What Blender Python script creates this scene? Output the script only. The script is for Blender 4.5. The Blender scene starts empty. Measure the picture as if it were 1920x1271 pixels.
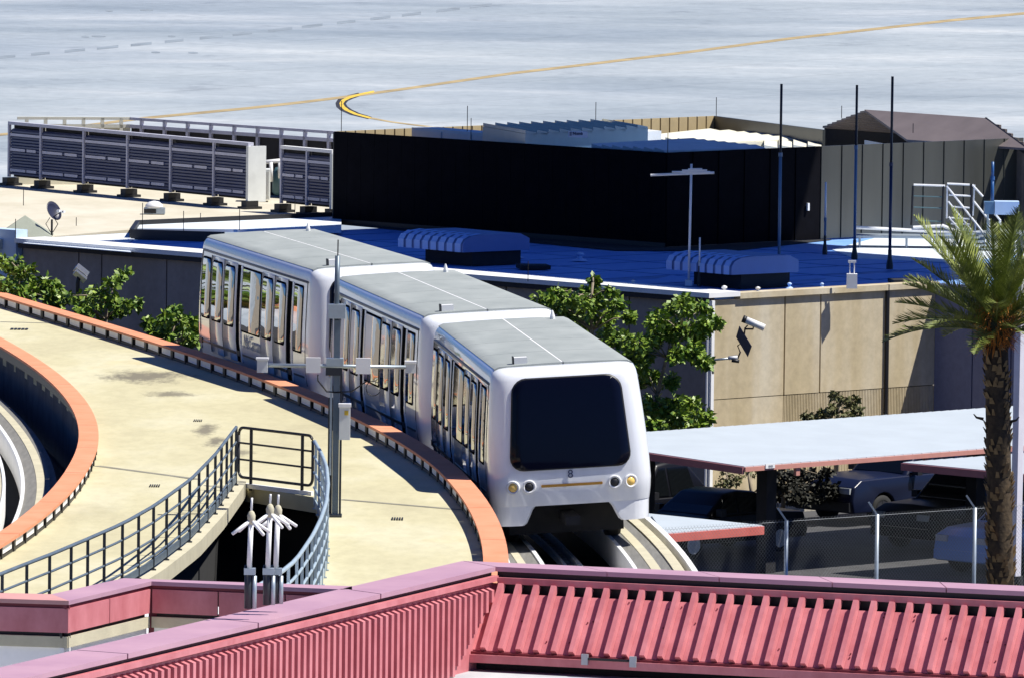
import bpy, bmesh, math, random
import numpy as np
from mathutils import Vector, Matrix
random.seed(7); np.random.seed(7)
S = bpy.context.scene; COL = S.collection
R_ = math.radians

# ------------------------------------------------------------------ camera
FPX, HOR, ROLL, ZC = 18000.0, -680.0, R_(0.7), 21.0      # focal length in photo pixels (1920 wide)
PITCH = math.atan((635.5-HOR)/FPX)
cF = np.array([0, math.cos(PITCH), -math.sin(PITCH)])
_r = np.array([1.0, 0, 0]); _u = np.array([0, math.sin(PITCH), math.cos(PITCH)])
cR = _r*math.cos(ROLL)+_u*math.sin(ROLL); cU = -_r*math.sin(ROLL)+_u*math.cos(ROLL)
cam = bpy.data.cameras.new('camera'); co = bpy.data.objects.new('camera', cam); COL.objects.link(co)
M = Matrix(((cR[0], cU[0], -cF[0], 0), (cR[1], cU[1], -cF[1], 0), (cR[2], cU[2], -cF[2], ZC), (0, 0, 0, 1)))
co.matrix_world = M
cam.sensor_width = 36; cam.lens = 36*FPX/1920; cam.clip_start = 1; cam.clip_end = 9000
S.camera = co

# ------------------------------------------------------------------ light
SUN = Vector((0.61, -0.08, 1.0)).normalized()             # towards the sun
el = math.asin(SUN.z); az = math.atan2(SUN.x, SUN.y)
W = bpy.data.worlds.new('World'); S.world = W; W.use_nodes = True
nt = W.node_tree; bg = nt.nodes['Background']
sky = nt.nodes.new('ShaderNodeTexSky'); sky.sky_type = 'NISHITA'; sky.sun_disc = False
sky.sun_elevation = el; sky.sun_rotation = az; sky.altitude = 600; sky.dust_density = 0.3; sky.ozone_density = 2.0
tint = nt.nodes.new('ShaderNodeMix'); tint.data_type = 'RGBA'; tint.blend_type = 'MULTIPLY'; tint.inputs[0].default_value = 1
tint.inputs[7].default_value = (.30, .55, 1.15, 1)        # deep desert blue
nt.links.new(sky.outputs[0], tint.inputs[6]); nt.links.new(tint.outputs[2], bg.inputs[0]); bg.inputs[1].default_value = 0.05
sl = bpy.data.lights.new('sun', 'SUN'); sl.energy = 4.9; sl.angle = R_(0.5); sl.color = (1, .96, .88)
so = bpy.data.objects.new('sun', sl); COL.objects.link(so)
so.rotation_euler = SUN.to_track_quat('Z', 'Y').to_euler(); so.location = (60, -20, 120)
S.view_settings.view_transform = 'Standard'; S.view_settings.look = 'None'
S.view_settings.exposure = 0.55; S.view_settings.gamma = 1; S.view_settings.use_curve_mapping = False
S.cycles.max_bounces = 6; S.cycles.caustics_reflective = False; S.cycles.caustics_refractive = False

# ------------------------------------------------------------------ surveying helpers
def U(x, y, z):
    d = cF+cR*(x-960)/FPX+cU*(635.5-y)/FPX
    t = (z-ZC)/d[2]
    return Vector((d[0]*t, d[1]*t, z))
def V(x, y, D):
    d = cF+cR*(x-960)/FPX+cU*(635.5-y)/FPX
    t = D/d[1]
    return Vector((d[0]*t, D, ZC+d[2]*t))
def onplane(x, y, P, n):
    d = Vector(cF+cR*(x-960)/FPX+cU*(635.5-y)/FPX); c = Vector((0, 0, ZC))
    return c+d*((Vector(P)-c).dot(n)/d.dot(n))

# ------------------------------------------------------------------ materials
def mat(name, col, rough=.7, metal=0, spec=.5, var=.12, scale=3.0, bump=0, bscale=40, col2=None, coat=0, stretch=None, detail=4, world=False):
    m = bpy.data.materials.new(name); m.use_nodes = True
    n = m.node_tree.nodes; l = m.node_tree.links; b = n['Principled BSDF']
    b.inputs['Roughness'].default_value = rough; b.inputs['Metallic'].default_value = metal
    b.inputs['Specular IOR Level'].default_value = spec; b.inputs['Coat Weight'].default_value = coat
    c = (*col, 1)
    if var > 0 or col2:
        if world:
            src = n.new('ShaderNodeNewGeometry').outputs['Position']
        else:
            src = n.new('ShaderNodeTexCoord').outputs['Object']
        if stretch:
            mp = n.new('ShaderNodeMapping'); mp.inputs['Scale'].default_value = stretch
            l.new(src, mp.inputs[0]); src = mp.outputs[0]
        nz = n.new('ShaderNodeTexNoise'); nz.inputs['Scale'].default_value = scale; nz.inputs['Detail'].default_value = detail
        nz.inputs['Roughness'].default_value = .65
        l.new(src, nz.inputs['Vector'])
        rp = n.new('ShaderNodeValToRGB'); rp.color_ramp.elements[0].position = .3; rp.color_ramp.elements[1].position = .7
        c2 = col2 if col2 else tuple(min(1, x*(1+var)) for x in col)
        c1 = col if col2 else tuple(x*(1-var) for x in col)
        rp.color_ramp.elements[0].color = (*c1, 1); rp.color_ramp.elements[1].color = (*c2, 1)
        l.new(nz.outputs[0], rp.inputs[0]); l.new(rp.outputs[0], b.inputs['Base Color'])
        if bump:
            n2 = n.new('ShaderNodeTexNoise'); n2.inputs['Scale'].default_value = bscale; n2.inputs['Detail'].default_value = 3
            l.new(src, n2.inputs['Vector'])
            bp = n.new('ShaderNodeBump'); bp.inputs['Strength'].default_value = bump; bp.inputs['Distance'].default_value = .02
            l.new(n2.outputs[0], bp.inputs['Height']); l.new(bp.outputs[0], b.inputs['Normal'])
    else:
        b.inputs['Base Color'].default_value = c
    return m
def ramp(n, l, fac, stops):
    rp = n.new('ShaderNodeValToRGB'); e = rp.color_ramp.elements
    e[0].position = stops[0][0]; e[0].color = (*stops[0][1], 1); e[1].position = stops[-1][0]; e[1].color = (*stops[-1][1], 1)
    for p, c in stops[1:-1]:
        k = e.new(p); k.color = (*c, 1)
    l.new(fac, rp.inputs[0]); return rp.outputs[0]
def mixc(n, l, fac, a, b, mode='MIX'):
    m = n.new('ShaderNodeMix'); m.data_type = 'RGBA'; m.blend_type = mode
    if isinstance(fac, (int, float)): m.inputs[0].default_value = fac
    else: l.new(fac, m.inputs[0])
    for s, v in ((6, a), (7, b)):
        if isinstance(v, tuple): m.inputs[s].default_value = (*v, 1)
        else: l.new(v, m.inputs[s])
    return m.outputs[2]
def noise(n, l, src, scale, detail=5, rough=.6, stretch=None):
    if stretch:
        mp = n.new('ShaderNodeMapping'); mp.inputs['Scale'].default_value = stretch
        l.new(src, mp.inputs[0]); src = mp.outputs[0]
    t = n.new('ShaderNodeTexNoise'); t.inputs['Scale'].default_value = scale; t.inputs['Detail'].default_value = detail
    t.inputs['Roughness'].default_value = rough; l.new(src, t.inputs['Vector']); return t.outputs[0]
def newmat(name):
    m = bpy.data.materials.new(name); m.use_nodes = True
    n = m.node_tree.nodes; l = m.node_tree.links; return m, n, l, n['Principled BSDF']

def apron_mat():
    m, n, l, b = newmat('apron_concrete'); pos = n.new('ShaderNodeNewGeometry').outputs['Position']
    a = noise(n, l, pos, .06, 6, .58, (.6, 1.0, 1)); c = ramp(n, l, a, [(.3, (.26, .30, .33)), (.45, (.33, .37, .395)), (.57, (.385, .42, .44)), (.70, (.53, .545, .54))])
    s = noise(n, l, pos, .018, 4, .6, (1.0, .9, 1)); c2 = ramp(n, l, s, [(.35, (.72, .76, .82)), (.6, (1, 1, 1))])
    c = mixc(n, l, 1.0, c, c2, 'MULTIPLY')
    f = noise(n, l, pos, 1.2, 5, .7, (1, .5, 1)); c3 = ramp(n, l, f, [(.3, (.86, .87, .88)), (.7, (1.06, 1.06, 1.06))])
    c = mixc(n, l, 1.0, c, c3, 'MULTIPLY')
    bt = n.new('ShaderNodeTexBrick'); mp = n.new('ShaderNodeMapping'); mp.inputs['Rotation'].default_value = (0, 0, R_(28)); l.new(pos, mp.inputs[0]); l.new(mp.outputs[0], bt.inputs['Vector'])
    bt.offset = 0; bt.inputs['Scale'].default_value = 1; bt.inputs['Brick Width'].default_value = 7.6; bt.inputs['Row Height'].default_value = 7.6; bt.inputs['Mortar Size'].default_value = .06; bt.inputs['Mortar Smooth'].default_value = .3
    bt.inputs['Color1'].default_value = (1, 1, 1, 1); bt.inputs['Color2'].default_value = (.93, .935, .94, 1); bt.inputs['Mortar'].default_value = (.72, .72, .72, 1)
    c = mixc(n, l, 1.0, c, bt.outputs['Color'], 'MULTIPLY')
    st = noise(n, l, pos, .25, 6, .7, (1, .5, 1)); c4 = ramp(n, l, st, [(.30, (.62, .63, .66)), (.42, (1, 1, 1))]); c = mixc(n, l, .6, c, c4, 'MULTIPLY')
    l.new(c, b.inputs['Base Color']); b.inputs['Roughness'].default_value = .75
    return m
def deck_mat(stains):
    m, n, l, b = newmat('deck_concrete'); pos = n.new('ShaderNodeNewGeometry').outputs['Position']
    a = noise(n, l, pos, .35, 6, .6, (1, .35, 1)); c = ramp(n, l, a, [(.3, (.42, .38, .24)), (.5, (.485, .445, .28)), (.62, (.53, .495, .34)), (.72, (.53, .455, .255))])
    f = noise(n, l, pos, 4, 6, .7, (1, .3, 1)); c3 = ramp(n, l, f, [(.25, (.89, .89, .88)), (.6, (1.04, 1.04, 1.04))])
    c = mixc(n, l, 1.0, c, c3, 'MULTIPLY')
    for (x, y, rx, ry, dark) in stains:
        mp = n.new('ShaderNodeMapping'); mp.inputs['Location'].default_value = (-x/rx, -y/ry, 0); mp.inputs['Scale'].default_value = (1/rx, 1/ry, 0)
        l.new(pos, mp.inputs[0])
        ln = n.new('ShaderNodeVectorMath'); ln.operation = 'LENGTH'; l.new(mp.outputs[0], ln.inputs[0])
        nz = noise(n, l, pos, 3.0, 5, .75, (1, .25, 1))
        ad = n.new('ShaderNodeMath'); ad.operation = 'MULTIPLY_ADD'; l.new(nz, ad.inputs[0]); ad.inputs[1].default_value = 1.6; l.new(ln.outputs['Value'], ad.inputs[2])
        fac = ramp(n, l, ad.outputs[0], [(.0, (1, 1, 1)), (.52, (1, 1, 1)), (.74, (0, 0, 0))])
        rp = fac.node.color_ramp
        # the ramp clamps at 1: shift by dividing
        dv = n.new('ShaderNodeMath'); dv.operation = 'MULTIPLY'; l.new(ad.outputs[0], dv.inputs[0]); dv.inputs[1].default_value = .5
        l.new(dv.outputs[0], fac.node.inputs[0])
        c = mixc(n, l, fac, c, mixc(n, l, 1-dark, c, (.13, .115, .085)))
    l.new(c, b.inputs['Base Color']); b.inputs['Roughness'].default_value = .85
    return m
def glass_mat(name, tint, wav=0.02, wscale=1.2, rough=.03, spec=.8, metal=0):
    m, n, l, b = newmat(name); pos = n.new('ShaderNodeTexCoord').outputs['Object']
    nz = noise(n, l, pos, wscale, 2, .5)
    bp = n.new('ShaderNodeBump'); bp.inputs['Strength'].default_value = 1; bp.inputs['Distance'].default_value = wav
    l.new(nz, bp.inputs['Height']); l.new(bp.outputs[0], b.inputs['Normal'])
    b.inputs['Base Color'].default_value = (*tint, 1); b.inputs['Roughness'].default_value = rough; b.inputs['Specular IOR Level'].default_value = spec
    b.inputs['IOR'].default_value = 1.6; b.inputs['Metallic'].default_value = metal
    return m
def streak_mat(name, c1, c2, c3, rough=.85):
    m, n, l, b = newmat(name); pos = n.new('ShaderNodeNewGeometry').outputs['Position']
    a = noise(n, l, pos, 1.1, 3, .5, (1, 1, .12)); c = ramp(n, l, a, [(.3, c1), (.5, c2), (.7, c3)])
    f = noise(n, l, pos, 5, 6, .7); cc = ramp(n, l, f, [(.3, (.85, .85, .85)), (.65, (1.05, 1.05, 1.05))])
    c = mixc(n, l, 1.0, c, cc, 'MULTIPLY'); l.new(c, b.inputs['Base Color']); b.inputs['Roughness'].default_value = rough
    return m
MT = {}
MT['orange'] = mat('orange_cap_paint', (.62, .225, .11), .8, var=.1, scale=1.5, col2=(.70, .29, .16), world=True)
MT['pink'] = mat('pink_metal_paint', (.47, .135, .15), .45, var=.1, scale=2.2, col2=(.62, .225, .245), stretch=(1, 1, .6), world=True)
MT['coping'] = mat('faded_pink_coping', (.41, .235, .31), .5, var=.1, scale=.8, col2=(.50, .30, .365), world=True)
MT['darkred'] = mat('dark_red_trim', (.16, .02, .03), .6, var=.15)
MT['white'] = mat('white_train_paint', (.82, .84, .87), .3, var=.055, scale=1.2, coat=1.0, stretch=(2.5, 2.5, .5))
MT['whitep'] = mat('white_paint', (.78, .78, .77), .5, var=.06, scale=2)
MT['roofgrey'] = mat('grey_roof_panel', (.25, .275, .265), .7, var=.1, scale=.9, col2=(.34, .365, .35), stretch=(1, .5, 1))
MT['black'] = mat('black_rubber', (.012, .012, .014), .5, var=.1)
MT['gasket'] = mat('matt_black_gasket', (.008, .008, .009), 1, var=0, spec=0)
MT['dark'] = mat('dark_void', (.018, .018, .02), .9, var=.2)
MT['darkmetal'] = mat('dark_bronze_metal', (.05, .052, .046), .35, var=.2, scale=.8, spec=.6, stretch=(1, 1, .2), world=True)
MT['screenshade'] = mat('shade_black_screen_metal', (.005, .005, .007), .85, var=.2, spec=.04)  # same dark metal with the shade put into its colour
MT['slat'] = mat('slate_blue_slat', (.06, .075, .15), .5, var=.12, scale=2)
MT['steel'] = mat('blue_grey_steel', (.13, .17, .21), .45, metal=.3, var=.15, scale=3)
MT['steeldark'] = mat('dark_post_steel', (.035, .04, .048), .5, metal=.2, var=.15)
MT['galv'] = mat('galvanised_steel', (.40, .46, .50), .4, metal=.5, var=.12, scale=4)
MT['wire'] = mat('dull_wire', (.22, .24, .26), .5, metal=.3, var=0)
MT['glass'] = glass_mat('side_window_glass', (.58, .57, .55), .016, 1.1, .015, 1.0, 1.0)
MT['wind'] = glass_mat('windshield_glass', (.003, .004, .012), .004, .8, .05, .12)
MT['carglass'] = glass_mat('car_window_glass', (.004, .005, .006), .0, 1, .06, .3)
MT['lampy'] = mat('amber_lamp', (.95, .62, .16), .2, var=0)
MT['stripe'] = mat('amber_stripe_paint', (.50, .25, .03), .5, var=.1)
MT['ink'] = mat('dark_blue_ink', (.02, .03, .08), .5, var=0)
MT['inkpale'] = mat('pale_blue_grey_lettering', (.28, .33, .42), .5, var=0)
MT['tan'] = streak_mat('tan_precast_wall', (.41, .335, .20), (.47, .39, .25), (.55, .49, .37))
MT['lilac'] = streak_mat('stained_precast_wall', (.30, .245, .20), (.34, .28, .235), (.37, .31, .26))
MT['wingshade'] = streak_mat('shade_blue_wall', (.10, .12, .22), (.12, .14, .25), (.14, .16, .27))  # blue of the wing's shade put into the wall colour
MT['cream'] = mat('cream_concrete', (.50, .46, .33), .85, var=.1, scale=2, bump=.2)
MT['pad'] = mat('grey_running_pad', (.17, .165, .15), .8, var=.2, scale=2, stretch=(6, .4, 1), world=True)
MT['roofshade'] = mat('shade_blue_roof', (.11, .27, .66), .6, var=.15, scale=.45, col2=(.26, .45, .80), stretch=(1, .6, 1), world=True)  # white roof with the blue of its shade in the colour
MT['gravel'] = mat('tan_gravel_roof', (.46, .42, .32), .9, var=.12, scale=.6, col2=(.58, .54, .44), stretch=(1, .5, 1), world=True)
MT['asphalt'] = mat('asphalt', (.055, .055, .058), .9, var=.25, scale=.7, bump=.3, world=True)
MT['ground'] = mat('desert_ground', (.26, .23, .18), .9, var=.2, scale=.05, world=True)
MT['bed'] = mat('pale_gravel_bed', (.42, .39, .33), .95, var=.3, scale=9, bump=.6, world=True)
MT['sheet'] = mat('pale_blue_white_sheet', (.45, .50, .535), .5, var=.05, scale=1)
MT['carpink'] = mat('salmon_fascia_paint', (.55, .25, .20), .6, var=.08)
MT['leaf'] = mat('bright_green_leaf', (.02, .095, .008), .5, var=.5, scale=7, col2=(.27, .36, .035), world=True, detail=2)
MT['leafd'] = mat('olive_leaf', (.05, .065, .02), .6, var=.5, scale=6, col2=(.15, .14, .04), world=True)
MT['palmleaf'] = mat('palm_frond_leaf', (.022, .05, .008), .4, var=.4, scale=5, col2=(.32, .36, .065), world=True, spec=.6)
MT['bark'] = mat('pale_bark', (.28, .23, .16), .9, var=.3, scale=5)
MT['palmbark'] = mat('palm_trunk_bark', (.035, .024, .014), .95, var=.5, scale=9, bump=.8, col2=(.10, .068, .035), bscale=14)
MT['boot'] = mat('palm_boot_scale', (.30, .20, .09), .9, var=.4, scale=8)
MT['fibre'] = mat('orange_palm_fibre', (.55, .20, .03), .8, var=.35, scale=8)
MT['units'] = mat('rooftop_unit_paint', (.66, .68, .66), .55, var=.1, scale=1.2)
MT['ivory'] = mat('ivory_unit_panel', (.68, .66, .54), .55, var=.06, scale=1)
MT['brownroof'] = mat('brown_ribbed_roof', (.15, .125, .125), .6, var=.12, scale=1)
MT['board'] = mat('weathered_gable_board', (.20, .165, .145), .8, var=.2, scale=3)
MT['yellow'] = mat('yellow_paint_line', (.62, .42, .04), .7, var=.25, scale=.8, world=True)
MT['faded'] = mat('faded_ochre_line', (.34, .26, .13), .8, var=.35, scale=.5, world=True)
MT['blackp'] = mat('black_paint_line', (.02, .02, .025), .7, var=.2)
MT['joint'] = mat('dark_joint_mark', (.20, .235, .27), .9, var=.3, scale=.5, world=True)
MT['carblack'] = mat('black_car_paint', (.004, .004, .006), .35, var=0, spec=.25)
MT['carnavy'] = mat('navy_car_paint', (.008, .012, .035), .3, var=0, spec=.35)
MT['carblue'] = mat('silver_blue_car_paint', (.20, .34, .66), .3, metal=.3, var=0, coat=.3)
MT['tyre'] = mat('tyre_rubber', (.015, .015, .015), .8, var=.2)
MT['rim'] = mat('alloy_rim', (.85, .85, .86), .3, metal=.2, var=0); MT['rimdark'] = mat('dark_rim', (.03, .03, .033), .5, var=0)
MT['greylow'] = mat('grey_low_roof', (.30, .32, .35), .8, var=.3, scale=.6, col2=(.50, .52, .53), stretch=(1, .4, 1), world=True)
MT['solar'] = mat('solar_panel_face', (.02, .02, .045), .25, var=.1)
MT['sage'] = mat('sage_tent_fabric', (.27, .29, .235), .8, var=.06)

# ------------------------------------------------------------------ mesh builder
class MB:
    def __init__(s): s.v = []; s.f = []
    def add(s, vs, fs):
        o = len(s.v); s.v += [tuple(p) for p in vs]; s.f += [tuple(i+o for i in q) for q in fs]; return s
    def hexa(s, a, b, c, d, e, f, g, h):       # bottom abcd, top efgh
        return s.add([a, b, c, d, e, f, g, h], [(3, 2, 1, 0), (4, 5, 6, 7), (0, 1, 5, 4), (1, 2, 6, 5), (2, 3, 7, 6), (3, 0, 4, 7)])
    def box(s, x0, x1, y0, y1, z0, z1):
        return s.hexa((x0, y0, z0), (x1, y0, z0), (x1, y1, z0), (x0, y1, z0), (x0, y0, z1), (x1, y0, z1), (x1, y1, z1), (x0, y1, z1))
    def obox(s, c, hx, hy, hz):                # centre, three half-axis vectors
        c, hx, hy, hz = map(Vector, (c, hx, hy, hz))
        return s.hexa(c-hx-hy-hz, c+hx-hy-hz, c+hx+hy-hz, c-hx+hy-hz, c-hx-hy+hz, c+hx-hy+hz, c+hx+hy+hz, c-hx+hy+hz)
    def wall(s, A, B, z0, z1, t, z0b=None, z1b=None):   # upright slab from A to B, thickness t centred
        A = Vector((A[0], A[1], 0)); B = Vector((B[0], B[1], 0)); d = (B-A).normalized(); n = Vector((-d.y, d.x, 0))*t/2
        z0b = z0 if z0b is None else z0b; z1b = z1 if z1b is None else z1b
        k = Vector((0, 0, 1))
        return s.hexa(A-n+k*z0, B-n+k*z0b, B+n+k*z0b, A+n+k*z0, A-n+k*z1, B-n+k*z1b, B+n+k*z1b, A+n+k*z1)
    def prism(s, poly, z0, z1):
        n = len(poly); vs = [(p[0], p[1], z0) for p in poly]+[(p[0], p[1], z1) for p in poly]
        return s.add(vs, [tuple(range(n))[::-1], tuple(range(n, 2*n))]+[(i, (i+1) % n, n+(i+1) % n, n+i) for i in range(n)])
    def slab(s, top, dz):                      # polygon of 3-D points, thickened downwards
        n = len(top); top = [Vector(p) for p in top]; bot = [p-Vector((0, 0, dz)) for p in top]
        return s.add(bot+top, [tuple(range(n))[::-1], tuple(range(n, 2*n))]+[(i, (i+1) % n, n+(i+1) % n, n+i) for i in range(n)])
    def tube(s, pts, r, n=6, r1=None):
        pts = [Vector(p) for p in pts]; rings = []
        for i, p in enumerate(pts):
            d = (pts[min(i+1, len(pts)-1)]-pts[max(i-1, 0)]).normalized()
            a = d.orthogonal().normalized() if abs(d.z) < .9 else d.cross(Vector((0, 1, 0))).normalized()
            if abs(d.z) < .9: a = d.cross(Vector((0, 0, 1))).normalized()
            b = d.cross(a); rr = r if r1 is None else r+(r1-r)*i/(len(pts)-1)
            rings.append([p+a*rr*math.cos(2*math.pi*k/n)+b*rr*math.sin(2*math.pi*k/n) for k in range(n)])
        vs = [q for ring in rings for q in ring]; fs = []
        for i in range(len(pts)-1):
            for k in range(n): fs.append((i*n+k, i*n+(k+1) % n, (i+1)*n+(k+1) % n, (i+1)*n+k))
        fs += [tuple(range(n))[::-1], tuple((len(pts)-1)*n+k for k in range(n))]
        return s.add(vs, fs)
    def lathe(s, prof, n=16, c=(0, 0, 0), axis=(0, 0, 1)):
        ax = Vector(axis).normalized(); a = ax.orthogonal().normalized(); b = ax.cross(a); c = Vector(c); vs = []; fs = []
        for r, h in prof:
            for k in range(n):
                t = 2*math.pi*k/n; vs.append(c+ax*h+(a*math.cos(t)+b*math.sin(t))*max(r, 1e-4))
        for i in range(len(prof)-1):
            for k in range(n): fs.append((i*n+k, i*n+(k+1) % n, (i+1)*n+(k+1) % n, (i+1)*n+k))
        fs += [tuple(range(n))[::-1], tuple((len(prof)-1)*n+k for k in range(n))]
        return s.add(vs, fs)
    def grid(s, rows, closed=False):
        m = len(rows[0]); vs = [p for r in rows for p in r]; fs = []
        for i in range(len(rows)-1):
            for k in range(m if closed else m-1): fs.append((i*m+k, i*m+(k+1) % m, (i+1)*m+(k+1) % m, (i+1)*m+k))
        return s.add(vs, fs)
    def ribbon(s, L, Rr, dz):                  # solid band between two 3-D polylines, thickened downwards
        n = len(L); k = Vector((0, 0, dz)); L = [Vector(p) for p in L]; Rr = [Vector(p) for p in Rr]
        rows = [[L[i], Rr[i], Rr[i]-k, L[i]-k] for i in range(n)]
        s.grid(rows, closed=True); o = len(s.v)-4*n
        s.f += [(o, o+1, o+2, o+3)[::-1], (o+4*n-4, o+4*n-3, o+4*n-2, o+4*n-1)]
        return s
    def mesh(s, name, m=None, smooth=False, off=None, flip=True):
        vs = s.v if off is None else [(p[0]-off[0], p[1]-off[1], p[2]-off[2]) for p in s.v]
        me = bpy.data.meshes.new(name); me.from_pydata(vs, [], s.f); me.validate()
        if flip:
            b = bmesh.new(); b.from_mesh(me); bmesh.ops.recalc_face_normals(b, faces=b.faces); b.to_mesh(me); b.free()
        if m: me.materials.append(MT[m] if isinstance(m, str) else m)
        if smooth:
            for p in me.polygons: p.use_smooth = True
        return me
def link(name, data, parent=None, loc=(0, 0, 0), rot=(0, 0, 0), scale=(1, 1, 1)):
    o = bpy.data.objects.new(name, data); COL.objects.link(o); o.parent = parent
    o.location = loc; o.rotation_euler = rot; o.scale = scale; return o
def props(o, label=None, cat=None, group=None, kind=None):
    for k, v in (('label', label), ('category', cat), ('group', group), ('kind', kind)):
        if v: o[k] = v
    return o
def thing(name, label, cat, loc=(0, 0, 0), rotz=0, group=None):
    o = link(name, None, None, loc, (0, 0, rotz)); o.empty_display_size = .3
    return props(o, label, cat, group)
def wpart(name, mb, m, parent, smooth=False, ref=None):     # part given in world coordinates, parent unrotated
    base = Vector(parent.location)
    if ref is not None:                                      # ref: parent is itself a part at origin of its thing
        base = Vector(ref.location)
    return link(name, mb.mesh(name, m, smooth, off=base), parent)
def part(name, mb, m, parent, smooth=False): return link(name, mb.mesh(name, m, smooth), parent)
def single(name, mb, m, label, cat, base, group=None, smooth=False):
    return props(link(name, mb.mesh(name, m, smooth, off=base), None, base), label, cat, group)
def structure(name, mb, m, label=None, smooth=False, kind='structure'):
    return props(link(name, mb.mesh(name, m, smooth), None), label, None, None, kind)
def stuffpart(o): o['kind'] = 'stuff'; return o
def text(name, body, m, parent, loc, rot, size, extrude=.002, shear=0, bold=0, align='CENTER', sx=1):
    cu = bpy.data.curves.new(name, 'FONT'); cu.body = body; cu.size = size; cu.align_x = align; cu.align_y = 'CENTER'; cu.extrude = extrude
    cu.shear = shear; cu.offset = bold; cu.materials.append(MT[m])
    tmp = bpy.data.objects.new(name, cu); COL.objects.link(tmp)
    me = bpy.data.meshes.new_from_object(tmp.evaluated_get(bpy.context.evaluated_depsgraph_get())); me.name = name
    bpy.data.objects.remove(tmp)
    o = link(name, me, parent, loc, rot); o.scale = (sx, 1, 1); return o
def copytree(o, parent=None):
    c = o.copy(); COL.objects.link(c); c.parent = parent
    for ch in list(o.children): copytree(ch, c)
    return c

# building axes: main building, canopies and car park all stand at 45 degrees
E1 = Vector((.709, .705, 0)).normalized(); E2 = Vector((-.705, .709, 0)).normalized(); UP = Vector((0, 0, 1))
K = Vector((4.87, 233.96, 0))

# track curves (x as function of y)
cXL = [9.695634298e-08, 1.16836369e-05, -0.0027238006, -0.0537019206, -8.3600083676]
cXR = [1.06903469e-07, 1.06829421e-05, -0.0023436900, -0.1453458571, -2.4914312002]
cXC = [-0.00274246, -0.1345013, 0.03381577]
def XL(y): return float(np.polyval(cXL, y-185))          # left cap, pit side
def XR(y): return float(np.polyval(cXR, y-185))          # right cap, deck side
def XC(y): return float(np.polyval(cXC, y-185)) if y < 206 else XR(y)+2.45
ZD, ZCAP, ZRUN = 5.5, 5.76, 4.5
def zd(y): return 5.5-max(0, y-176)*.0125                # the deck falls gently away from the station
def Ud(px, py, dz=0):
    z = ZD
    for _ in range(30): u = U(px, py, z+dz); z = zd(u.y)
    return u
# ------------------------------------------------------------------ ground, apron, car park, deck
structure('ground', MB().add([(-3000, -600, -.02), (3000, -600, -.02), (3000, 5000, -.02), (-3000, 5000, -.02)], [(0, 1, 2, 3)]), 'ground')
structure('parking_lot', MB().add([(-60, 60, 0), (60, 60, 0), (60, 262, 0), (-60, 262, 0)], [(0, 1, 2, 3)]), 'asphalt')
apron = structure('apron', MB().add([(-400, 275, .01), (400, 275, .01), (400, 1500, .01), (-400, 1500, .01)], [(0, 1, 2, 3)]), apron_mat())
def groundline(name, top, bot, z, m):
    mb = MB(); mb.grid([[U(x, y, z) for x, y in top], [U(x, y, z) for x, y in bot]])
    o = link(name, mb.mesh(name, m, flip=False), apron); return o
def offs(pts, dy): return [(x, y+dy) for x, y in pts]
TL = [(-60, 258), (120, 240), (270, 221), (460, 203), (560, 192), (650, 181), (760, 166), (870, 150), (960, 137), (1120, 118), (1300, 96), (1480, 72), (1640, 54), (1780, 38), (1990, 18)]
groundline('taxiway_line', offs(TL, -1.2), offs(TL, 3.4), .018, 'faded')
o1 = [(725, 164), (700, 169), (672, 174.5), (648, 181), (637, 187), (632.5, 194), (634, 201), (642, 208), (660, 216), (690, 224), (730, 231), (775, 237), (830, 243)]
i1 = [(728, 169), (703, 174.5), (678, 180), (660, 185.5), (650, 190), (646, 195), (649, 200), (657, 206), (672, 213), (698, 220), (735, 227.5), (778, 233), (832, 239)]
groundline('taxiway_curve_edge', [(x-(3.5 if 3 <= i <= 8 else 0), y) for i, (x, y) in enumerate(o1)][2:10], [(x+(2.5 if 3 <= i <= 8 else 0), y) for i, (x, y) in enumerate(i1)][2:10], .014, 'blackp')
def mid(a, b, t): return [(p[0]*(1-t)+q[0]*t, p[1]*(1-t)+q[1]*t) for p, q in zip(a, b)]
_a, _b = mid(o1, i1, .28), mid(o1, i1, .82)
groundline('taxiway_curve_line', _a[1:10], _b[1:10], .02, 'yellow'); groundline('taxiway_line', _a[9:], _b[9:], .02, 'faded')
for i in range(15):                                        # dashed dark marks crossing the apron
    x0 = -6+i*63.5+random.uniform(-3, 3)
    f = lambda x: 108-(x/780)*82+6*math.sin(x/780*math.pi)*.6
    w = 40+random.uniform(-6, 6)
    groundline('apron_dash', [(x0, f(x0)-2.2), (x0+w, f(x0+w)-2.2)], [(x0, f(x0)+2.6), (x0+w, f(x0+w)+2.6)], .016, 'joint')

for (x, y, w) in ((185, 69, 26), (160, 70, 14), (292, 99, 16), (362, 100, 18), (205, 21, 14), (275, 20, 24), (322, 69, 14)):
    groundline('tyre_mark', [(x-w/2, y-1.5), (x, y-2.2), (x+w/2, y-1)], [(x-w/2, y+.5), (x, y+1.5), (x+w/2, y+1)], .016, 'joint')
ys = np.arange(146, 240.01, 2.0)
stains = []
for (px, py, rx, ry, dk) in ((272, 706, 1.15, 2.6, .12), (320, 739, .75, 1.3, .2), (386, 806, .30, 2.6, .15), (402, 828, .24, 2.0, .15), (452, 848, .3, 1.2, .3), (630, 800, .5, 1.5, .8), (150, 960, 1.0, 3, .85)):
    p = Ud(px, py); stains.append((p.x, p.y, rx*1.3, ry*1.3, dk))
MT['deck'] = deck_mat(stains)
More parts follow.
